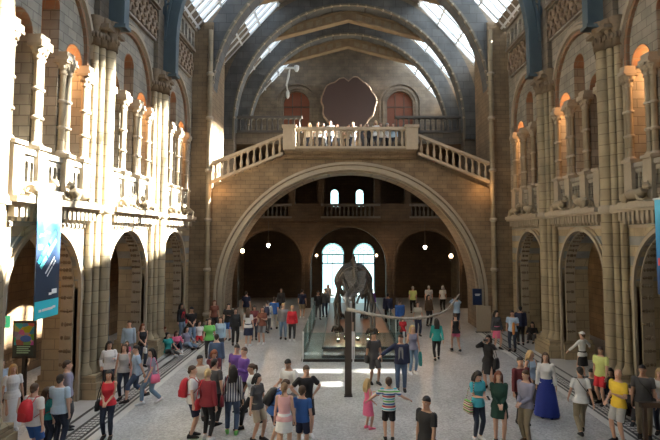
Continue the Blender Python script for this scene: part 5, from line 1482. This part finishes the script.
P(207,440,1.72,160,'relax','f','pony-y',('jacket','dred'),('tight','black'),'white','fair ponytailed woman in a dark red hooded jacket and black leggings', extra=[('bag','red',1,'red bag hanging from the woman in the dark red hooded jacket')])
P(192,437,1.74,100,'stand','m','short-b',('tee','white'),('shorts','navy'),'black','young man in a white shirt and navy shorts wearing a red backpack', extra=[('pack','red','red backpack on the young man in the white shirt and navy shorts')])
P(199,420,1.72,20,'chat','m','short-k',('tee','cream'),('trousers','grey'),'black','man in a cream shirt behind the young man with the red backpack', skin='m')
# ---- right side
P(489,389,1.72,-35,'camera','f','bob-k',('jacket','black'),('dress','black'),'black','woman in a black coat taking a photograph with raised arms', extra=[('bag','black',1,'black handbag at the side of the woman taking a photograph',1.3),('hand','camera','dgrey',0,'camera held up by the woman in the black coat')])
P(478,440,1.68,20,'phone','f','long-k',('tee','turq'),('tight','djean'),'white','dark-haired woman in turquoise looking at her phone', extra=[('bag',FLORAL,-1,'flowered shoulder bag of the woman in turquoise',1.2),('hand','phone','white',0,'phone in the hands of the woman in turquoise')])
P(500,443,1.70,-10,'clasp','f','long-r',('long','dgreen'),('mini','dgreen'),'black','woman in a short dark green dress with bare legs')
P(522,424,1.74,15,'stand','m','short-k',('long','maroon'),('trousers','black'),'black','man in a maroon shirt and black trousers', skin='m')
P(527,443,1.72,-60,'clasp','m','short-b',('long','lilac'),('trousers','khaki'),'brown','man in a blue-grey shirt and khaki trousers facing left')
P(547,417,1.74,-20,'stand','f','long-b',('long','white'),('maxi','royal'),'black','woman in a white top and a long royal blue skirt')
P(532,408,1.64,30,'chat','f','long-y',('tank','lblue'),('trousers','dgrey'),'black','fair-haired woman in pale blue beside the long blue skirt', extra=[('bag','black',-1,'large black bag of the fair-haired woman in pale blue',1.3)])
P(497,349,1.68,20,'relax','f','long-k',('jacket','dgrey'),('skirt','pink'),'black','dark-haired woman with a pink skirt by the right stripes far back')
P(513,351,1.72,-30,'chat','m','short-k',('tee','lblue'),('trousers','djean'),'black','man in a pale top carrying an orange jacket by the right stripes', skin='m', extra=[('hand','cloth','orange',0,'orange jacket carried by the man by the right stripes')])
P(521,345,1.74,170,'stand','m','short-k',('jacket','navy'),('trousers','black'),'black','man in a navy jacket behind the man with the orange jacket')
P(533,341,1.66,-30,'sit','f','long-k',('long','black'),('trousers','dgrey'),'black','dark figure sitting at the foot of the right wall behind the navy jacket')
P(583,379,1.62,-150,'open','f','cap-w',('long','white'),('skirt','black'),'black','person in a white shirt, white cap and black skirt inside the middle right arch')
P(582,435,1.70,172,'walk2','f','short-k',('tee','white'),('trousers','khaki'),'black','person in a white t-shirt and khaki trousers walking away, right side', extra=[('cross','black',-1,'black cross-body bag of the person in the white t-shirt')])
P(602,404,1.68,-60,'relax','m','short-b',('tee','lime'),('shorts','red'),'black','boy in a pale lime t-shirt and red shorts on the right stripes')
P(594,399,1.66,-60,'sit','m','short-k',('long','dgrey'),('crop','black'),'black','person in dark clothes sitting next to the boy in red shorts')
P(633,418,1.66,-40,'sit','f','long-k',('long','black'),('trousers','black'),'black','person in black sitting behind the man in the yellow t-shirt')
P(612,397,1.64,-40,'sit','f','long-k',('long','black'),('trousers','djean'),'black','dark-haired person sitting against the right pillar behind the red shorts')
P(620,443,1.74,-70,'chat','m','bald-g',('tee','yellow'),('shorts','lgrey'),'black','bald man in a bright yellow t-shirt and grey shorts')
P(645,438,1.76,-30,'stand','m','short-k',('tee','dgrey'),('trousers','khaki'),'black','man in a dark grey t-shirt and khaki trousers with a strap across', skin='m', extra=[('cross','black',1,'dark cross-body bag of the man in the dark grey t-shirt')])
P(662,435,1.64,-40,'clasp','f','long-y',('tank','white'),('trousers','djean'),'black','blonde woman in a white top at the right edge of the frame')
# ---- people behind the balustrade of the bridge landing
BAL = [(309,1.62,'f','bob-y','cream','stand','cream top, leftmost'),(317,1.72,'m','short-b','white','lean','white shirt, second from the left'),(323,1.68,'f','long-b','lgrey','chat','pale grey top, third from the left'),
 (330,1.76,'f','long-b','white','relax','white top, fourth from the left'),(337,1.60,'f','bob-r','beige','stand','beige top, fifth from the left'),(347,1.62,'m','short-b','tan','lean','tan shirt, beside the tallest'),
 (353,2.0,'m','short-y','white','chat','white shirt, tallest in the row'),(361,1.62,'f','long-k','dgrey','stand','dark top, right of the tallest'),(368,1.66,'m','short-k','black','stand','black top, right of the middle'),
 (376,1.76,'f','long-y','white','relax','white top with fair hair, fourth from the right'),(381,1.66,'f','bob-r','cream','stand','cream top, third from the right'),(388,1.7,'m','short-g','white','chat','white shirt, second from the right'),(394,1.6,'f','long-b','lblue','stand','pale blue top, rightmost')]
for i, (px, h, sx, hr, tc_, ps, nm) in enumerate(BAL):
    y = 28.35 + (i % 3)*.22
    x = CAMX + (px-VPX)*y/FPX
    zz = 9.56
    if h > 1.9: h, zz = 1.78, 9.9; y = 30.45; x = CAMX + (px-VPX)*y/FPX
    P(0,0,h,(-25,10,30)[i % 3],ps,sx,hr,('tee' if i % 2 else 'long',tc_),('trousers',('djean','dgrey','black')[i % 3]),'black','person in a %s behind the landing balustrade' % nm, pos=(x,y,0), z=zz)
# ------------------------------------------------------------------ light and camera
cam = bpy.data.cameras.new('camera'); co = bpy.data.objects.new('camera', cam); COL.objects.link(co)
co.location = (CAMX, 0, CAMZ); co.rotation_euler = (PI/2+PITCH, 0, 0)
cam.sensor_width = 36; cam.lens = FPX/660*36; cam.shift_x = (330-VPX)/660; cam.shift_y = (PPY-220)/660
cam.clip_start = .05; cam.clip_end = 500
SC.camera = co
W = bpy.data.worlds.new('world'); SC.world = W; W.use_nodes = True
bg = W.node_tree.nodes['Background']
SUN = Vector((-1.0,-.16,-.76)).normalized()
nn = W.node_tree.nodes.new; LK = W.node_tree.links.new
tc = nn('ShaderNodeTexCoord'); dp = nn('ShaderNodeVectorMath'); dp.operation = 'DOT_PRODUCT'; LK(tc.outputs['Generated'], dp.inputs[0]); dp.inputs[1].default_value = tuple(-SUN)
mr = nn('ShaderNodeMapRange'); mr.interpolation_type = 'SMOOTHSTEP'; LK(dp.outputs['Value'], mr.inputs['Value'])
mr.inputs['From Min'].default_value = .1; mr.inputs['From Max'].default_value = 1.0; mr.inputs['To Min'].default_value = 1.5; mr.inputs['To Max'].default_value = 7.5
sx = nn('ShaderNodeSeparateXYZ'); LK(tc.outputs['Generated'], sx.inputs[0])
ab = nn('ShaderNodeMath'); ab.operation = 'ABSOLUTE'; LK(sx.outputs['Z'], ab.inputs[0])
hz = nn('ShaderNodeMapRange'); hz.interpolation_type = 'SMOOTHSTEP'; LK(ab.outputs[0], hz.inputs['Value'])   # bright hazy horizon
hz.inputs['From Min'].default_value = 0; hz.inputs['From Max'].default_value = .3; hz.inputs['To Min'].default_value = 2.6; hz.inputs['To Max'].default_value = 0
ad = nn('ShaderNodeMath'); ad.operation = 'ADD'; LK(mr.outputs['Result'], ad.inputs[0]); LK(hz.outputs['Result'], ad.inputs[1])
bg.inputs['Color'].default_value = (.82,.91,1.0,1); LK(ad.outputs[0], bg.inputs['Strength'])
sd = bpy.data.lights.new('sun', 'SUN'); sd.energy = 110; sd.angle = .02; sd.color = (1,.93,.8)
so = bpy.data.objects.new('sun', sd); COL.objects.link(so)
so.rotation_euler = SUN.to_track_quat('-Z','Y').to_euler()
def warm(loc, e, size=.3, col=(1,.55,.22)):
    ld = bpy.data.lights.new('warm_light', 'POINT'); ld.energy = e; ld.color = col; ld.shadow_soft_size = size
    lo = bpy.data.objects.new('warm_light', ld); COL.objects.link(lo); lo.location = loc
for side, s in SIDES:
    for i, (b0, b1) in enumerate(BAYS):
        if i >= 2: warm((s*9.75, (b0+b1)/2+1.3, 10.0), 260, .12, (1,.5,.2)); warm((s*10.6, (b0+b1)/2-.6, 9.0), 40)
    warm((s*6.95, 27.0, 7.35), 26, .12)  # added lights without fittings, for the warm patches at the bridge ends
def sun_streak_spot(src, dst, rad, e):  # added out-of-view spots that throw the sun streaks on the floor
    ld = bpy.data.lights.new('sun_streak_spot', 'SPOT'); d = Vector(dst)-Vector(src)
    ld.energy = e; ld.spot_size = 2*math.atan(rad/d.length); ld.spot_blend = .9; ld.shadow_soft_size = .05; ld.color = (1,.95,.85)
    lo = bpy.data.objects.new('sun_streak_spot', ld); COL.objects.link(lo); lo.location = src; lo.rotation_euler = d.to_track_quat('-Z','Y').to_euler()
for px, py in [(296+9*k, 371) for k in range(6)] + [(362+9*k, 371) for k in range(5)] + [(326+7*k, 384) for k in range(3)]:
    sun_streak_spot((0.3, 22.2, 18.9), ground(px, py), .42, 34000)
warm((-10.4, 13.2, 4.2), 70, .15)
SC.view_settings.view_transform = 'Standard'; SC.view_settings.look = 'None'; SC.view_settings.gamma = 1; SC.view_settings.exposure = .3
